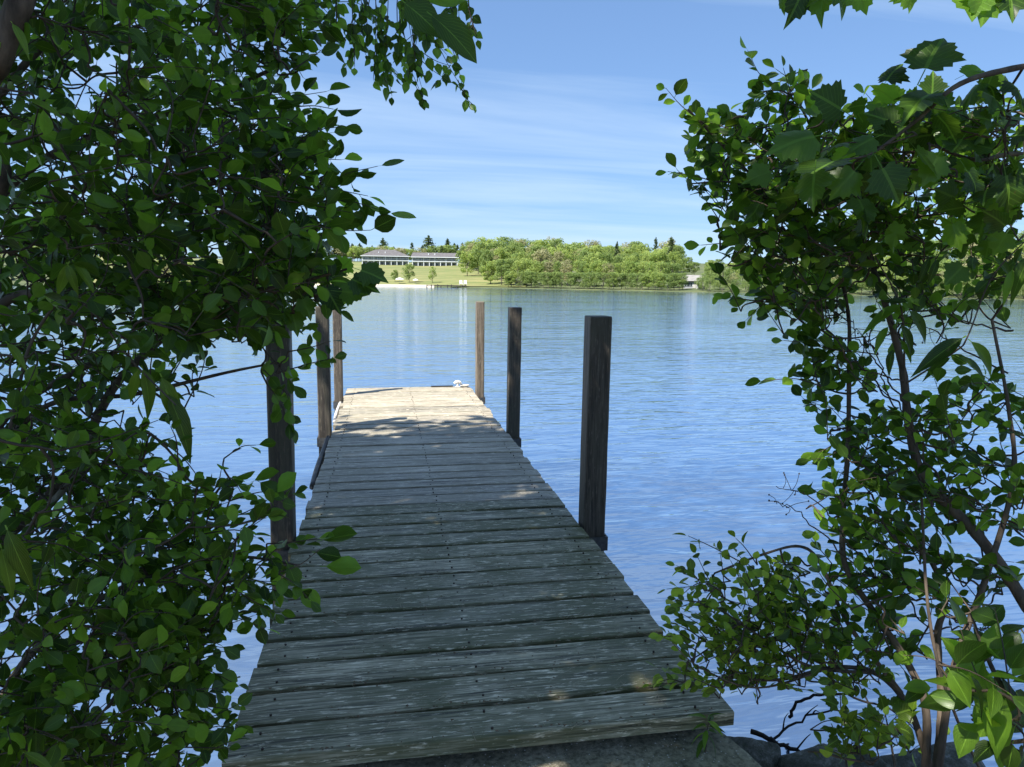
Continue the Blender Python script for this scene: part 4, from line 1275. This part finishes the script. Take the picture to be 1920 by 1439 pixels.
for b_, t_, d, n in (((560, 385), (725, 398), 2.0, 8), ((590, 380), (708, 312), 2.05, 6), ((560, 262), (640, 238), 2.0, 5), ((500, 185), (612, 172), 2.1, 6), ((545, 45), (610, 48), 2.1, 5),
                     ((600, 345), (690, 368), 2.05, 7), ((590, 420), (695, 432), 2.0, 7), ((560, 200), (625, 205), 2.1, 6), ((520, 210), (585, 215), 2.2, 5), ((560, 330), (640, 300), 2.1, 6), ((480, 110), (560, 120), 2.2, 6)):
    ls.hshoot(b_, t_, d, n, 0.078, 'ell')
# two broad leaves hanging in at the top, close to the lens
ls.stem([W(420, -60, 2.3), W(620, -70, 1.7), W(740, -40, 1.45), W(790, 5, 1.4)], 0.006, 0.002, 'stem')
for b_, t_, d in (((752, 0), (836, 66), 1.40), ((800, 22), (897, 98), 1.38), ((880, 4), (790, -14), 1.42)):
    ls.hero(b_, t_, d, 'big', toward=0.9)
ls.finish()

mv = Plant('lobed_vine', 'spray of lobed leaves hanging over the left posts', 'vine', (-1.7, 0.35, 0.3), 'leaf_maple', seed=33)
mv.stem([np.array([-1.7, 0.35, 0.2]), W(-60, 900, 2.1), W(250, 640, 2.1), W(430, 560, 2.05), W(560, 530, 1.95), W(650, 505, 1.9)], 0.012, 0.003, 'stem')
for b_, t_, d in (((655, 500), (728, 525), 1.85), ((640, 515), (712, 548), 1.85), ((600, 520), (640, 590), 1.9), ((560, 545), (585, 600), 1.9), ((520, 540), (500, 610), 2.0),
                  ((620, 545), (692, 552), 1.88), ((470, 560), (440, 640), 2.05), ((430, 560), (350, 640), 2.1), ((540, 560), (560, 630), 1.95), ((380, 590), (330, 680), 2.1), ((500, 590), (470, 665), 2.0)):
    mv.hero(b_, t_, d, 'maple', toward=0.8)
mv.blob(380, 600, 170, 60, 1.9, 2.4, 12, 0.075, 'maple', nl=(3, 5))
mv.blob(600, 525, 45, 30, 1.9, 2.2, 4, 0.065, 'maple', nl=(3, 4))
mv.finish()

ll = Plant('bank_shrub', 'twiggy green shrub on the left bank reaching over the deck edge', 'shrub', (-1.45, -0.25, 0.35), 'leaf_mid', seed=37)
base = np.array([-1.45, -0.25, 0.3])
ll.stem([base, W(-80, 1200, 1.95), W(40, 1010, 2.0), W(130, 905, 2.0), W(180, 812, 2.05), W(260, 880, 2.05), W(330, 965, 2.05), W(430, 985, 2.05), W(520, 960, 2.05)], 0.014, 0.003, 'stem', mat='deadwood')
ll.stem([base, W(0, 1320, 1.9), W(150, 1150, 1.95), W(300, 1075, 2.0), W(440, 1045, 2.0), W(560, 1060, 2.0)], 0.013, 0.003, 'stem')
ll.stem([base, W(60, 1360, 1.9), W(200, 1280, 1.95), W(330, 1210, 2.0), W(420, 1160, 2.0)], 0.010, 0.003, 'stem')
ll.stem([base, W(-100, 1100, 2.0), W(-20, 880, 2.1), W(90, 760, 2.1), W(250, 740, 2.15), W(420, 700, 2.15), W(520, 680, 2.1)], 0.014, 0.003, 'stem')
LOL = [(70, 790, 150, 120, 1.6, 2.6, 52), (270, 700, 150, 50, 1.9, 2.5, 14), (190, 880, 170, 80, 1.7, 2.5, 36), (370, 960, 130, 60, 1.8, 2.3, 26), (120, 1010, 190, 120, 1.6, 2.4, 62),
       (330, 1080, 180, 80, 1.8, 2.3, 56), (440, 1060, 80, 45, 1.9, 2.2, 12), (140, 1190, 210, 100, 1.6, 2.2, 62), (340, 1180, 120, 60, 1.8, 2.2, 24), (100, 1330, 170, 90, 1.6, 2.0, 40), (290, 1270, 90, 60, 1.8, 2.1, 12), (330, 1320, 80, 80, 1.85, 2.2, 20), (210, 1400, 200, 50, 1.7, 2.1, 36), (60, 1420, 90, 40, 1.6, 1.9, 14)]
for (cx, cy, rx, ry, d0, d1, n) in LOL:
    ll.blob(cx, cy, rx, ry, d0, d1, int(n * 1.05), 0.058, 'obov')
for b_, t_, d, n in (((500, 1020), (595, 1010), 2.0, 5), ((520, 1075), (580, 1125), 1.95, 5), ((430, 940), (545, 925), 2.05, 7), ((420, 860), (480, 835), 2.1, 4),
                     ((330, 1190), (475, 1155), 2.0, 7), ((300, 1240), (420, 1215), 2.0, 6), ((490, 690), (540, 800), 2.1, 10), ((520, 700), (625, 672), 2.05, 8), ((540, 660), (620, 640), 2.05, 7),
                     ((490, 650), (548, 720), 2.1, 8), ((500, 720), (545, 800), 2.1, 9)):
    ll.hshoot(b_, t_, d, n, 0.058, 'obov')
for b_, t_ in (((595, 1015), (670, 1000)), ((600, 1062), (678, 1065)), ((585, 1035), (640, 1045)), ((560, 1100), (600, 1140)), ((535, 1050), (560, 1100)), ((470, 905), (520, 880)), ((515, 930), (552, 885)), ((480, 900), (535, 935))):
    ll.hero(b_, t_, 1.98, 'obov', toward=0.7)
ll.stem([W(500, 1080, 1.98), W(560, 1060, 1.98), W(600, 1030, 1.98)], 0.002, 0.001, 'stem')
ll.finish()
# long drooping leaves near the left edge
lv = Plant('long_leaved_vine', 'vine with long drooping pointed leaves in front of the left thicket', 'vine', (-1.35, -0.4, 0.35), 'leaf_light', seed=41)
lv.stem([np.array([-1.35, -0.4, 0.3]), W(-60, 1100, 1.75), W(20, 800, 1.75), W(60, 640, 1.8), W(140, 560, 1.8), W(250, 680, 1.8), W(330, 760, 1.8)], 0.006, 0.002, 'stem')
for b_, t_, d in (((130, 490), (105, 560), 1.7), ((135, 488), (185, 545), 1.7), ((125, 492), (145, 550), 1.7), ((10, 640), (55, 690), 1.6), ((260, 690), (240, 760), 1.8), ((265, 685), (300, 780), 1.8), ((300, 700), (345, 810), 1.85), ((310, 730), (375, 860), 1.85),
                  ((120, 745), (135, 790), 1.8), ((10, 985), (60, 1110), 1.5), ((0, 1020), (30, 1130), 1.5), ((270, 1225), (340, 1235), 1.8), ((250, 1225), (290, 1260), 1.8), ((40, 1410), (110, 1439), 1.5), ((160, 1060), (230, 1065), 1.75), ((20, 40), (60, 100), 1.6), ((40, 185), (125, 208), 1.6), ((290, 530), (342, 545), 1.8)):
    lv.hero(b_, t_, d, 'lance', toward=0.7)
lv.finish()

# ---- hanging birch sprays, top centre
bt = Plant('birch_tree', 'birch hanging thin leafy sprays into the top of the sky', 'tree', (-2.75, 1.9, 0.1), 'leaf_mid', seed=43)
bt.stem([(-2.75, 1.9, -0.2), (-2.7, 1.95, 2.0), (-2.6, 1.9, 3.6), (-2.5, 2.0, 5.5)], 0.09, 0.03, 'trunk')
bt.stem([np.array((-2.6, 1.9, 3.5)), W(300, -260, 3.6), W(560, -170, 3.2), W(740, -130, 3.1), W(900, -90, 3.0)], 0.030, 0.006, 'limb')
for b_, m_, t_, n in (((660, -140), (660, 0), (665, 125), 13), ((700, -140), (690, 20), (650, 125), 12), ((730, -130), (715, 60), (735, 180), 16), ((760, -125), (745, 50), (795, 190), 16), ((700, -135), (705, 40), (700, 150), 14), ((770, -120), (770, 20), (780, 120), 13),
                      ((800, -110), (790, 20), (800, 70), 10), ((810, -110), (815, 60), (872, 178), 13), ((640, -140), (630, -20), (632, 90), 10), ((840, -105), (840, -10), (862, 60), 8), ((870, -95), (880, 20), (895, 72), 7), ((600, -150), (610, -40), (620, 40), 9),
                      ((680, -140), (675, -20), (690, 60), 11), ((750, -130), (755, -20), (745, 100), 13), ((720, -130), (728, -20), (722, 110), 13), ((790, -115), (795, 0), (765, 150), 10), ((580, -150), (580, -40), (590, 30), 9)):
    d = bt.rr.uniform(2.8, 3.3)
    B = W(b_[0], b_[1], d); Mi = W(m_[0], m_[1], d); T = W(t_[0], t_[1], d)
    bt.connect(B)
    bt.twig([B, Mi, T], 0.003, 0.001)
    bt.shoot(Mi * 0.75 + B * 0.25, T, n, 0.066, 'ovate', droop=0.7, face=0.7)
    for q in range(2):
        k = bt.rr.uniform(0.2, 0.8); p = Mi + (T - Mi) * k
        e = p + r0 * bt.rr.normal(0, 0.08) + np.array([0, 0, -bt.rr.uniform(0.06, 0.14)])
        bt.shoot(p, e, 5, 0.060, 'ovate', droop=0.7, face=0.7)
bt.finish()

# ---- right: tall shrub with several bent stems
rs = Plant('tall_shrub', 'tall open shrub with bent brown stems standing right of the dock', 'shrub', (1.75, -0.15, 0.2), 'leaf_dark', seed=51)
rb = np.array([1.9, -0.3, 0.2])
rs.stem([rb, W(2010, 1290, 2.0), W(1915, 1120, 2.1), W(1830, 1000, 2.15), W(1735, 900, 2.2), W(1705, 800, 2.2), W(1692, 690, 2.25), W(1660, 570, 2.25), W(1630, 480, 2.3), W(1590, 350, 2.35), W(1540, 290, 2.35)], 0.022, 0.0045, 'stem')
rs.stem([W(1755, 1470, 2.15), W(1765, 1320, 2.2), W(1758, 1190, 2.2), W(1772, 1130, 2.2), W(1750, 1060, 2.25), W(1700, 990, 2.3), W(1640, 960, 2.3)], 0.013, 0.005, 'stem')
rs.stem([W(1735, 1470, 2.2), W(1736, 1330, 2.2), W(1700, 1240, 2.2), W(1640, 1150, 2.25), W(1585, 1060, 2.25), W(1582, 960, 2.3), W(1590, 840, 2.3), W(1592, 700, 2.3), W(1590, 585, 2.35), W(1560, 480, 2.35), W(1480, 400, 2.3), W(1380, 300, 2.2), W(1290, 205, 2.15)], 0.013, 0.003, 'stem')
rs.stem([W(1755, 1470, 2.15), W(1790, 1250, 2.1), W(1850, 1080, 2.1), W(1900, 900, 2.1), W(1890, 760, 2.1), W(1860, 600, 2.1)], 0.012, 0.004, 'stem')
rs.stem([W(1560, 480, 2.35), W(1440, 430, 2.25), W(1350, 470, 2.2)], 0.006, 0.002, 'stem')
rs.stem([W(1480, 400, 2.3), W(1380, 345, 2.2), W(1290, 345, 2.15)], 0.005, 0.002, 'stem')
rs.stem([W(1540, 290, 2.35), W(1500, 200, 2.3), W(1440, 150, 2.2)], 0.005, 0.002, 'stem')
RS = [(1640, 270, 180, 70, 2.0, 2.6, 34), (1480, 310, 130, 70, 2.0, 2.5, 36), (1380, 260, 70, 60, 2.1, 2.4, 14), (1480, 200, 50, 50, 2.1, 2.4, 10), (1400, 350, 100, 40, 2.1, 2.4, 18), (1560, 400, 180, 60, 2.0, 2.6, 52),
      (1480, 470, 130, 50, 2.0, 2.5, 34), (1650, 470, 170, 60, 2.0, 2.6, 40), (1420, 540, 60, 40, 2.1, 2.4, 8), (1510, 560, 90, 50, 2.1, 2.5, 24), (1560, 680, 60, 60, 2.1, 2.5, 20), (1800, 555, 100, 50, 2.1, 2.5, 14), (1640, 600, 70, 60, 2.1, 2.5, 10), (1600, 790, 80, 80, 2.1, 2.5, 18),
      (1600, 900, 70, 60, 2.1, 2.5, 16), (1720, 830, 120, 60, 2.0, 2.5, 18), (1850, 800, 100, 80, 1.9, 2.4, 24), (1700, 960, 110, 70, 2.0, 2.5, 34), (1850, 930, 100, 70, 2.0, 2.4, 20), (1640, 1060, 110, 70, 2.0, 2.5, 30), (1780, 1080, 110, 70, 2.0, 2.4, 22),
      (1560, 1170, 110, 60, 2.1, 2.4, 22), (1680, 1190, 80, 60, 2.1, 2.4, 16), (1880, 480, 60, 60, 2.1, 2.5, 8), (1750, 380, 140, 60, 2.1, 2.6, 22), (1850, 260, 80, 90, 2.1, 2.6, 16)]
for (cx, cy, rx, ry, d0, d1, n) in RS:
    rs.blob(cx, cy, rx, ry, d0, d1, int(n * (0.88 if cy > 530 else 1.1)), 0.060, 'obov', flow=(-0.5, 0, 0.35), nl=(5, 9), sl=(0.10, 0.22))
for b_, t_, d, n, L in (((1330, 240), (1248, 165), 2.15, 8, 0.058), ((1390, 250), (1300, 225), 2.15, 7, 0.055), ((1490, 190), (1402, 95), 2.2, 10, 0.060), ((1500, 170), (1455, 130), 2.2, 5, 0.058), ((1350, 345), (1252, 322), 2.15, 6, 0.058), ((1400, 470), (1315, 460), 2.2, 9, 0.050),
                        ((1540, 725), (1430, 715), 2.2, 5, 0.072), ((1560, 600), (1470, 560), 2.2, 7, 0.062), ((1480, 545), (1400, 600), 2.2, 6, 0.062), ((1600, 980), (1560, 905), 2.2, 6, 0.060), ((1570, 830), (1530, 850), 2.2, 5, 0.064), ((1450, 300), (1400, 250), 2.15, 6, 0.055)):
    rs.hshoot(b_, t_, d, n, L, 'obov')
rs.finish()
# bare twigs with dry flower stalks in front of the water
bw = Plant('bare_twigs', 'fine bare twigs with dry flower heads against the blue water', 'twigs', (1.45, 0.05, 0.15), 'leaf_dark', seed=53)
for pts in ([(1640, 1100, 2.2), (1560, 1020, 2.2), (1500, 960, 2.2), (1440, 940, 2.2)], [(1640, 1090, 2.2), (1580, 1000, 2.2), (1520, 930, 2.2), (1455, 912, 2.2)], [(1700, 760, 2.2), (1650, 690, 2.2), (1610, 640, 2.2), (1600, 600, 2.2)], [(1700, 720, 2.2), (1640, 700, 2.2), (1600, 720, 2.2)],
            [(1705, 800, 2.2), (1665, 740, 2.2), (1640, 660, 2.2), (1610, 620, 2.2)], [(1760, 1200, 2.2), (1830, 1190, 2.2), (1870, 1165, 2.2)], [(1765, 1180, 2.2), (1820, 1175, 2.2), (1880, 1195, 2.2)], [(1900, 620, 2.1), (1800, 600, 2.1), (1740, 560, 2.1)], [(1890, 700, 2.1), (1780, 640, 2.1), (1700, 590, 2.1)]):
    P = [W(*p) for p in pts]
    bw.stem(P, 0.0032, 0.0010, 'twig', mat='twig', n=5, wob_=0.004)
    for k in range(6):
        a = P[-1] + (P[-2] - P[-1]) * bw.rr.uniform(0, 0.8); e = a + bw.rr.normal(0, 0.03, 3)
        bw.twig([a, (a + e) / 2 + bw.rr.normal(0, 0.004, 3), e], 0.0012, 0.0007)
        bw.tw.add(np.array([e - [0, 0, 0.003], e, e + [0, 0, 0.003]]) - bw.loc, np.array([0.0008, 0.0032, 0.0008]), 5)
bw.finish()

lb = Plant('low_shrub', 'bright light green low shrub beside the right edge of the deck', 'shrub', (1.3, 0.1, 0.1), 'leaf_light', seed=55)
lb.stem([W(1745, 1440, 2.2), W(1700, 1320, 2.25), W(1640, 1262, 2.3), W(1560, 1252, 2.3), W(1460, 1275, 2.3), W(1360, 1270, 2.3)], 0.012, 0.003, 'stem')
lb.stem([W(1690, 1300, 2.25), W(1590, 1170, 2.25), W(1540, 1060, 2.3), W(1500, 1025, 2.3), W(1430, 1040, 2.3), W(1340, 1075, 2.3)], 0.008, 0.003, 'stem')
lb.stem([W(1640, 1262, 2.3), W(1520, 1250, 2.25), W(1420, 1190, 2.25), W(1330, 1130, 2.25)], 0.006, 0.002, 'stem')
lb.stem([W(1560, 1252, 2.3), W(1420, 1290, 2.25), W(1310, 1250, 2.2), W(1260, 1205, 2.2)], 0.004, 0.0015, 'stem')
for (cx, cy, rx, ry, d0, d1, n) in [(1390, 1120, 110, 70, 2.15, 2.5, 34), (1370, 1200, 100, 50, 2.15, 2.45, 30), (1470, 1230, 130, 50, 2.15, 2.5, 34), (1400, 1270, 110, 30, 2.15, 2.4, 14), (1500, 1120, 70, 60, 2.2, 2.5, 14), (1570, 1250, 80, 50, 2.2, 2.5, 12)]:
    lb.blob(cx, cy, rx, ry, d0, d1, n, 0.046, 'ell', flow=(-0.6, 0, 0.4), sl=(0.08, 0.18))
for b_, t_, d, n, L in (((1400, 1060), (1290, 1005), 2.3, 6, 0.052), ((1370, 1090), (1250, 1105), 2.25, 8, 0.056), ((1340, 1130), (1270, 1140), 2.25, 6, 0.05), ((1330, 1240), (1240, 1192), 2.2, 7, 0.046), ((1310, 1262), (1232, 1252), 2.2, 5, 0.046), ((1420, 1060), (1380, 1010), 2.3, 5, 0.05), ((1280, 1280), (1222, 1285), 2.15, 5, 0.048)):
    lb.hshoot(b_, t_, d, n, L, 'ell')
lb.finish()

mr = Plant('maple_tree', 'maple branches with broad lobed leaves entering from the upper right', 'tree', (3.6, -0.6, 0.3), 'leaf_maple', seed=57)
mr.stem([(3.6, -0.6, 0.1), (3.55, -0.5, 2.0), (3.4, -0.3, 4.0), (3.3, -0.2, 6.0)], 0.12, 0.04, 'trunk')
mr.stem([np.array((3.5, -0.45, 2.6)), W(2120, 90, 1.9), W(1920, 125, 1.75), W(1800, 158, 1.7), W(1720, 225, 1.7), W(1640, 285, 1.7), W(1590, 300, 1.7)], 0.011, 0.002, 'limb')
mr.stem([np.array((3.5, -0.45, 2.3)), W(2100, 330, 2.0), W(1920, 290, 1.9), W(1830, 300, 1.85), W(1740, 270, 1.8)], 0.011, 0.003, 'limb')
mr.stem([np.array((3.45, -0.4, 3.2)), W(2150, -130, 1.9), W(1860, -70, 1.7), W(1650, -60, 1.6), W(1520, -50, 1.6)], 0.018, 0.004, 'limb')
for b_, t_, d in (((1720, 160), (1770, 60), 1.7), ((1790, 150), (1850, 120), 1.75), ((1650, 170), (1690, 110), 1.75), ((1590, 290), (1500, 335), 1.6), ((1560, 250), (1450, 270), 1.65), ((1600, 220), (1520, 170), 1.8), ((1700, 240), (1620, 210), 1.7), ((1640, 290), (1690, 380), 1.6), ((1530, 300), (1520, 390), 1.55),
                  ((1740, 200), (1800, 260), 1.65), ((1820, 160), (1900, 200), 1.7), ((1880, 140), (1935, 190), 1.7), ((1700, 260), (1760, 330), 1.6), ((1800, 300), (1850, 380), 1.7), ((1880, 300), (1900, 400), 1.7), ((1620, 300), (1560, 370), 1.6), ((1660, 250), (1590, 280), 1.65), ((1760, 170), (1700, 200), 1.7), ((1850, 140), (1800, 200), 1.75), ((1770, 270), (1730, 350), 1.65),
                  ((1510, -40), (1485, 38), 1.55), ((1560, -45), (1530, 32), 1.55), ((1600, -50), (1625, 28), 1.55), ((1540, -50), (1600, 20), 1.6), ((1700, -60), (1718, 22), 1.65), ((1850, -60), (1842, 48), 1.5), ((1880, -50), (1905, 30), 1.5), ((1820, -60), (1825, 36), 1.5), ((1480, -40), (1462, 28), 1.6),
                  ((1860, 380), (1830, 450), 1.8), ((1900, 420), (1860, 480), 1.8), ((1700, 400), (1660, 470), 1.8), ((1780, 400), (1800, 470), 1.8)):
    mr.hero(b_, t_, d + mr.rr.uniform(-0.05, 0.05), 'maple', d1=d + mr.rr.uniform(-0.05, 0.05), toward=mr.rr.uniform(0.1, 0.8))
mr.blob(1740, 280, 170, 90, 1.7, 2.2, 36, 0.085, 'maple', flow=(-0.6, 0, 0.1), nl=(3, 5), sl=(0.12, 0.22), face=0.8)
mr.blob(1860, 330, 80, 120, 1.7, 2.2, 22, 0.09, 'maple', flow=(-0.5, 0, -0.1), nl=(3, 4), sl=(0.12, 0.2), face=0.8)
mr.blob(1560, 330, 110, 60, 1.7, 2.1, 11, 0.09, 'maple', flow=(-0.6, 0, 0.0), nl=(3, 4), sl=(0.1, 0.2), face=0.8)
C = []
while len(C) < 260:
    q = mr.rr.uniform(-1, 1, 3)
    if np.linalg.norm(q) > 1: continue
    p = np.array([3.5, -0.4, 4.9]) + q * np.array([2.0, 2.2, 2.2])
    x, y, z = project(p)
    if z > 0.2 and -60 < x < 2000 and y > -120: continue
    C.append(p)
mr.points(C, 0.13, 'maple', (4, 6), (0.25, 0.5), (0, 0.1, 0.1))
mr.finish()

lr = Plant('arching_vine', 'vine with long arching pointed leaves on the bent right stem', 'vine', (1.85, -0.1, 0.2), 'leaf_mid', seed=59)
lr.stem([np.array([1.85, -0.1, 0.1]), W(1760, 1250, 2.05), W(1725, 900, 2.1), W(1698, 720, 2.12), W(1690, 580, 2.12), W(1640, 480, 2.12)], 0.005, 0.002, 'stem')
lr.stem([W(1698, 720, 2.12), W(1790, 660, 2.0), W(1815, 630, 1.95), W(1860, 520, 1.95), W(1935, 440, 1.9)], 0.003, 0.0015, 'stem')
for b_, t_, d in (((1697, 568), (1612, 613), 2.1), ((1700, 578), (1762, 640), 2.05), ((1685, 605), (1732, 668), 2.05), ((1685, 635), (1720, 682), 2.08), ((1676, 652), (1658, 702), 2.08), ((1812, 630), (1712, 692), 1.95), ((1815, 636), (1892, 705), 1.95), ((1786, 668), (1728, 705), 2.0), ((1792, 666), (1872, 712), 2.0), ((1668, 610), (1632, 655), 2.1), ((1705, 566), (1660, 560), 2.1), ((1692, 560), (1755, 575), 2.08),
                  ((1745, 480), (1722, 530), 2.1), ((1760, 482), (1740, 535), 2.1), ((1755, 478), (1800, 470), 2.1), ((1700, 470), (1760, 460), 2.12), ((1776, 510), (1776, 555), 2.1), ((1900, 500), (1880, 570), 1.9), ((1935, 470), (1890, 560), 1.9), ((1860, 480), (1910, 520), 1.95)):
    lr.hero(b_, t_, d, 'lance', toward=0.7)
lr.finish()

bg_ = Plant('broad_leaved_bush', 'bush with big smooth leaves in the lower right corner', 'shrub', (1.75, -0.75, 0.3), 'leaf_dark', seed=61)
bg_.stem([np.array([1.75, -0.75, 0.25]), W(1990, 1400, 1.5), W(1890, 1300, 1.6), W(1850, 1230, 1.65), W(1820, 1150, 1.7)], 0.010, 0.003, 'stem')
bg_.stem([W(1970, 1380, 1.5), W(1880, 1390, 1.6), W(1820, 1340, 1.65)], 0.006, 0.002, 'stem')
for b_, t_, d in (((1870, 1285), (1810, 1250), 1.6), ((1850, 1290), (1790, 1200), 1.65), ((1860, 1280), (1800, 1300), 1.6), ((1880, 1300), (1830, 1380), 1.55), ((1890, 1300), (1850, 1420), 1.5), ((1900, 1290), (1940, 1340), 1.5), ((1890, 1260), (1925, 1200), 1.55), ((1860, 1240), (1900, 1190), 1.6), ((1850, 1230), (1870, 1165), 1.65), ((1840, 1210), (1790, 1180), 1.7),
                  ((1830, 1350), (1790, 1420), 1.6), ((1870, 1390), (1820, 1425), 1.55), ((1900, 1390), (1890, 1450), 1.5), ((1740, 1290), (1695, 1310), 1.9), ((1750, 1290), (1700, 1285), 1.9), ((1760, 1270), (1820, 1290), 1.85), ((1840, 1180), (1880, 1130), 1.7)):
    bg_.hero(b_, t_, d, 'big', toward=0.6)
bg_.blob(1880, 1280, 70, 110, 1.5, 1.8, 10, 0.10, 'big', nl=(4, 6), flow=(-0.3, 0, 0.4))
bg_.finish()

sd = Plant('maple_seedling', 'pale green seedling with lobed leaves between the stones and upright stems', 'seedling', (1.38, 0.15, 0.05), 'leaf_light', seed=63)
sd.stem([W(1680, 1450, 2.2), W(1670, 1390, 2.25), W(1660, 1340, 2.25)], 0.004, 0.002, 'stem')
sd.stem([W(1590, 1450, 2.2), W(1580, 1380, 2.25), W(1575, 1300, 2.3)], 0.003, 0.0015, 'stem')
for b_, t_, d in (((1665, 1345), (1720, 1325), 2.2), ((1660, 1340), (1650, 1300), 2.25), ((1665, 1350), (1610, 1340), 2.2), ((1668, 1360), (1640, 1400), 2.15), ((1670, 1360), (1725, 1380), 2.15), ((1660, 1335), (1700, 1300), 2.25), ((1580, 1370), (1540, 1360), 2.2), ((1582, 1380), (1550, 1400), 2.2), ((1580, 1350), (1620, 1370), 2.2), ((1580, 1330), (1545, 1310), 2.25), ((1576, 1310), (1590, 1270), 2.3), ((1576, 1310), (1540, 1290), 2.3), ((1585, 1390), (1600, 1420), 2.15), ((1750, 1350), (1790, 1370), 2.2)):
    sd.hero(b_, t_, d, 'maple', toward=0.5)
sd.blob(1620, 1385, 110, 40, 2.0, 2.3, 22, 0.05, 'ovate', flow=(0, 0, 0.5), nl=(4, 6), sl=(0.06, 0.12))
sd.finish()

wc = hit_z(1322, 1358, DECK - 0.02)
wd_ = Plant('small_weed', 'small weed with narrow leaves at the near right corner of the deck', 'weed', (wc[0], -0.03, ZS), 'leaf_mid', seed=65)
cw = np.array([wc[0], -0.035, DECK - 0.03])
wd_.stem([np.array([wc[0], -0.03, ZS]), cw, cw + [0.005, -0.01, 0.05]], 0.003, 0.0015, 'stem')
for k in range(13):
    a = k * 2.4; d = np.array([math.cos(a), math.sin(a) * 0.7, 0.35 - 0.08 * k])
    wd_.leaf(cw + [0, 0, 0.045 - k * 0.006], d, np.array([0, 0, 1]) + wd_.rr.normal(0, 0.2, 3), wd_.rr.uniform(0.055, 0.09), 'lance')
wd_.finish()
wd2 = Plant('fallen_sprig', 'yellow-green leafy sprig lying on the right side of the second plank', 'sprig', tuple(hit_z(1240, 1290, DECK + 0.004)), 'leaf_light', seed=66)
pc = hit_z(1245, 1288, DECK + 0.006)
wd2.twig([pc + [-0.06, 0, 0], pc + [0, 0.01, 0.006], pc + [0.06, 0.0, 0.004]], 0.0018, 0.001)
for k in range(6):
    wd2.leaf(pc + [0.02 * k - 0.05, 0, 0.004], np.array([0.5, math.sin(k * 2.2), 0.35]), np.array([0, -0.3, 1]) + wd2.rr.normal(0, 0.2, 3), 0.055, 'ell')
wd2.finish()

# driftwood branches at the stones
for pts, rr0, lab in (([(1408, 1372, 0.20), (1470, 1398, 0.18), (1540, 1430, 0.12), (1600, 1470, 0.05)], 0.011, 'thick dark dead branch lying on the stone beside the slab'),
                      ([(1480, 1345, 0.06), (1500, 1315, 0.16), (1560, 1300, 0.26), (1640, 1320, 0.30), (1700, 1345, 0.25)], 0.008, 'arched dead branch rising out of the water right of the deck'),
                      ([(1440, 1395, 0.05), (1500, 1350, 0.14), (1580, 1335, 0.2), (1680, 1380, 0.2)], 0.006, 'thin dark twig curved low over the water by the boulder')):
    P = []
    for (px, py, z) in pts:
        P.append(hit_z(px, py, z))
    root = empty('dead_branch', tuple(P[0])); tag(root, lab, 'branch', 'dead branches among the shore stones')
    Q = smooth_path(P, 6, 0.004)
    V, q = tube_np(Q - P[0], np.linspace(rr0, rr0 * 0.4, len(Q)), 7)
    add('limb', mesh_np('limb', V, q, M['wetwood']), root)
    for k in range(4):
        i = random.randrange(3, len(Q) - 2); e = Q[i] + rng.normal(0, 0.07, 3) + [0, 0, 0.05]
        V, q = tube_np(smooth_path([Q[i], (Q[i] + e) / 2 + rng.normal(0, 0.01, 3), e], 4) - P[0], np.linspace(0.004, 0.0012, 9), 5)
        add('side_twig', mesh_np('side_twig', V, q, M['wetwood']), root)

# ------------------------------------------------------------------ litter on the deck
tb = Tubes()
M['needle'] = plain('dry_needle', (0.34, 0.27, 0.17), 0.7, 0.3, 9)
for k in range(260):
    x = rng.uniform(-0.78, 0.78); y = abs(rng.normal(0, 1.5)) if k % 3 else rng.uniform(0, 3.5)
    if y > LEN: continue
    a = rng.uniform(0, math.pi); L = rng.uniform(0.03, 0.085); c = rng.normal(0, 0.35)
    P = np.array([[x + math.cos(a + c * t) * L * (t - 0.5), y + math.sin(a + c * t) * L * (t - 0.5), DECK + 0.0045 + rng.uniform(0, 0.003)] for t in (0, 0.33, 0.66, 1)])
    tb.add(P, np.full(4, 0.0008), 3)
o = add('pine_needles', tb.mesh('pine_needles', M['needle'])); tag(o, 'dry pine needles scattered over the near planks', 'litter', None, 'stuff')
V = []; Fc = []
M['litter'] = plain('dry_litter', (0.13, 0.085, 0.05), 0.9, 0.5, 80)
for k in range(420):
    i = rng.integers(0, 9)
    y = i * pitch + rng.normal(0, 0.012) if k % 4 else rng.uniform(0.02, 1.6)
    if y < 0.01: y = 0.02
    x = rng.uniform(-0.75, 0.78); s = rng.uniform(0.002, 0.0065); a = rng.uniform(0, 6.28)
    z = DECK + 0.004 + rng.uniform(0, 0.003); n = len(V)
    V += [(x + s * math.cos(a), y + s * math.sin(a), z), (x + s * 1.6 * math.cos(a + 2.1), y + s * math.sin(a + 2.1), z + 0.002), (x + s * math.cos(a + 4.2), y + s * 1.4 * math.sin(a + 4.2), z + 0.001), (x, y, z + 0.004)]
    Fc += [[n, n + 1, n + 3], [n + 1, n + 2, n + 3], [n + 2, n, n + 3]]
o = add('leaf_crumbs', mesh_np('leaf_crumbs', V, Fc, M['litter'], smooth=False)); tag(o, 'brown leaf crumbs caught in the joints of the near planks', 'litter', None, 'stuff')
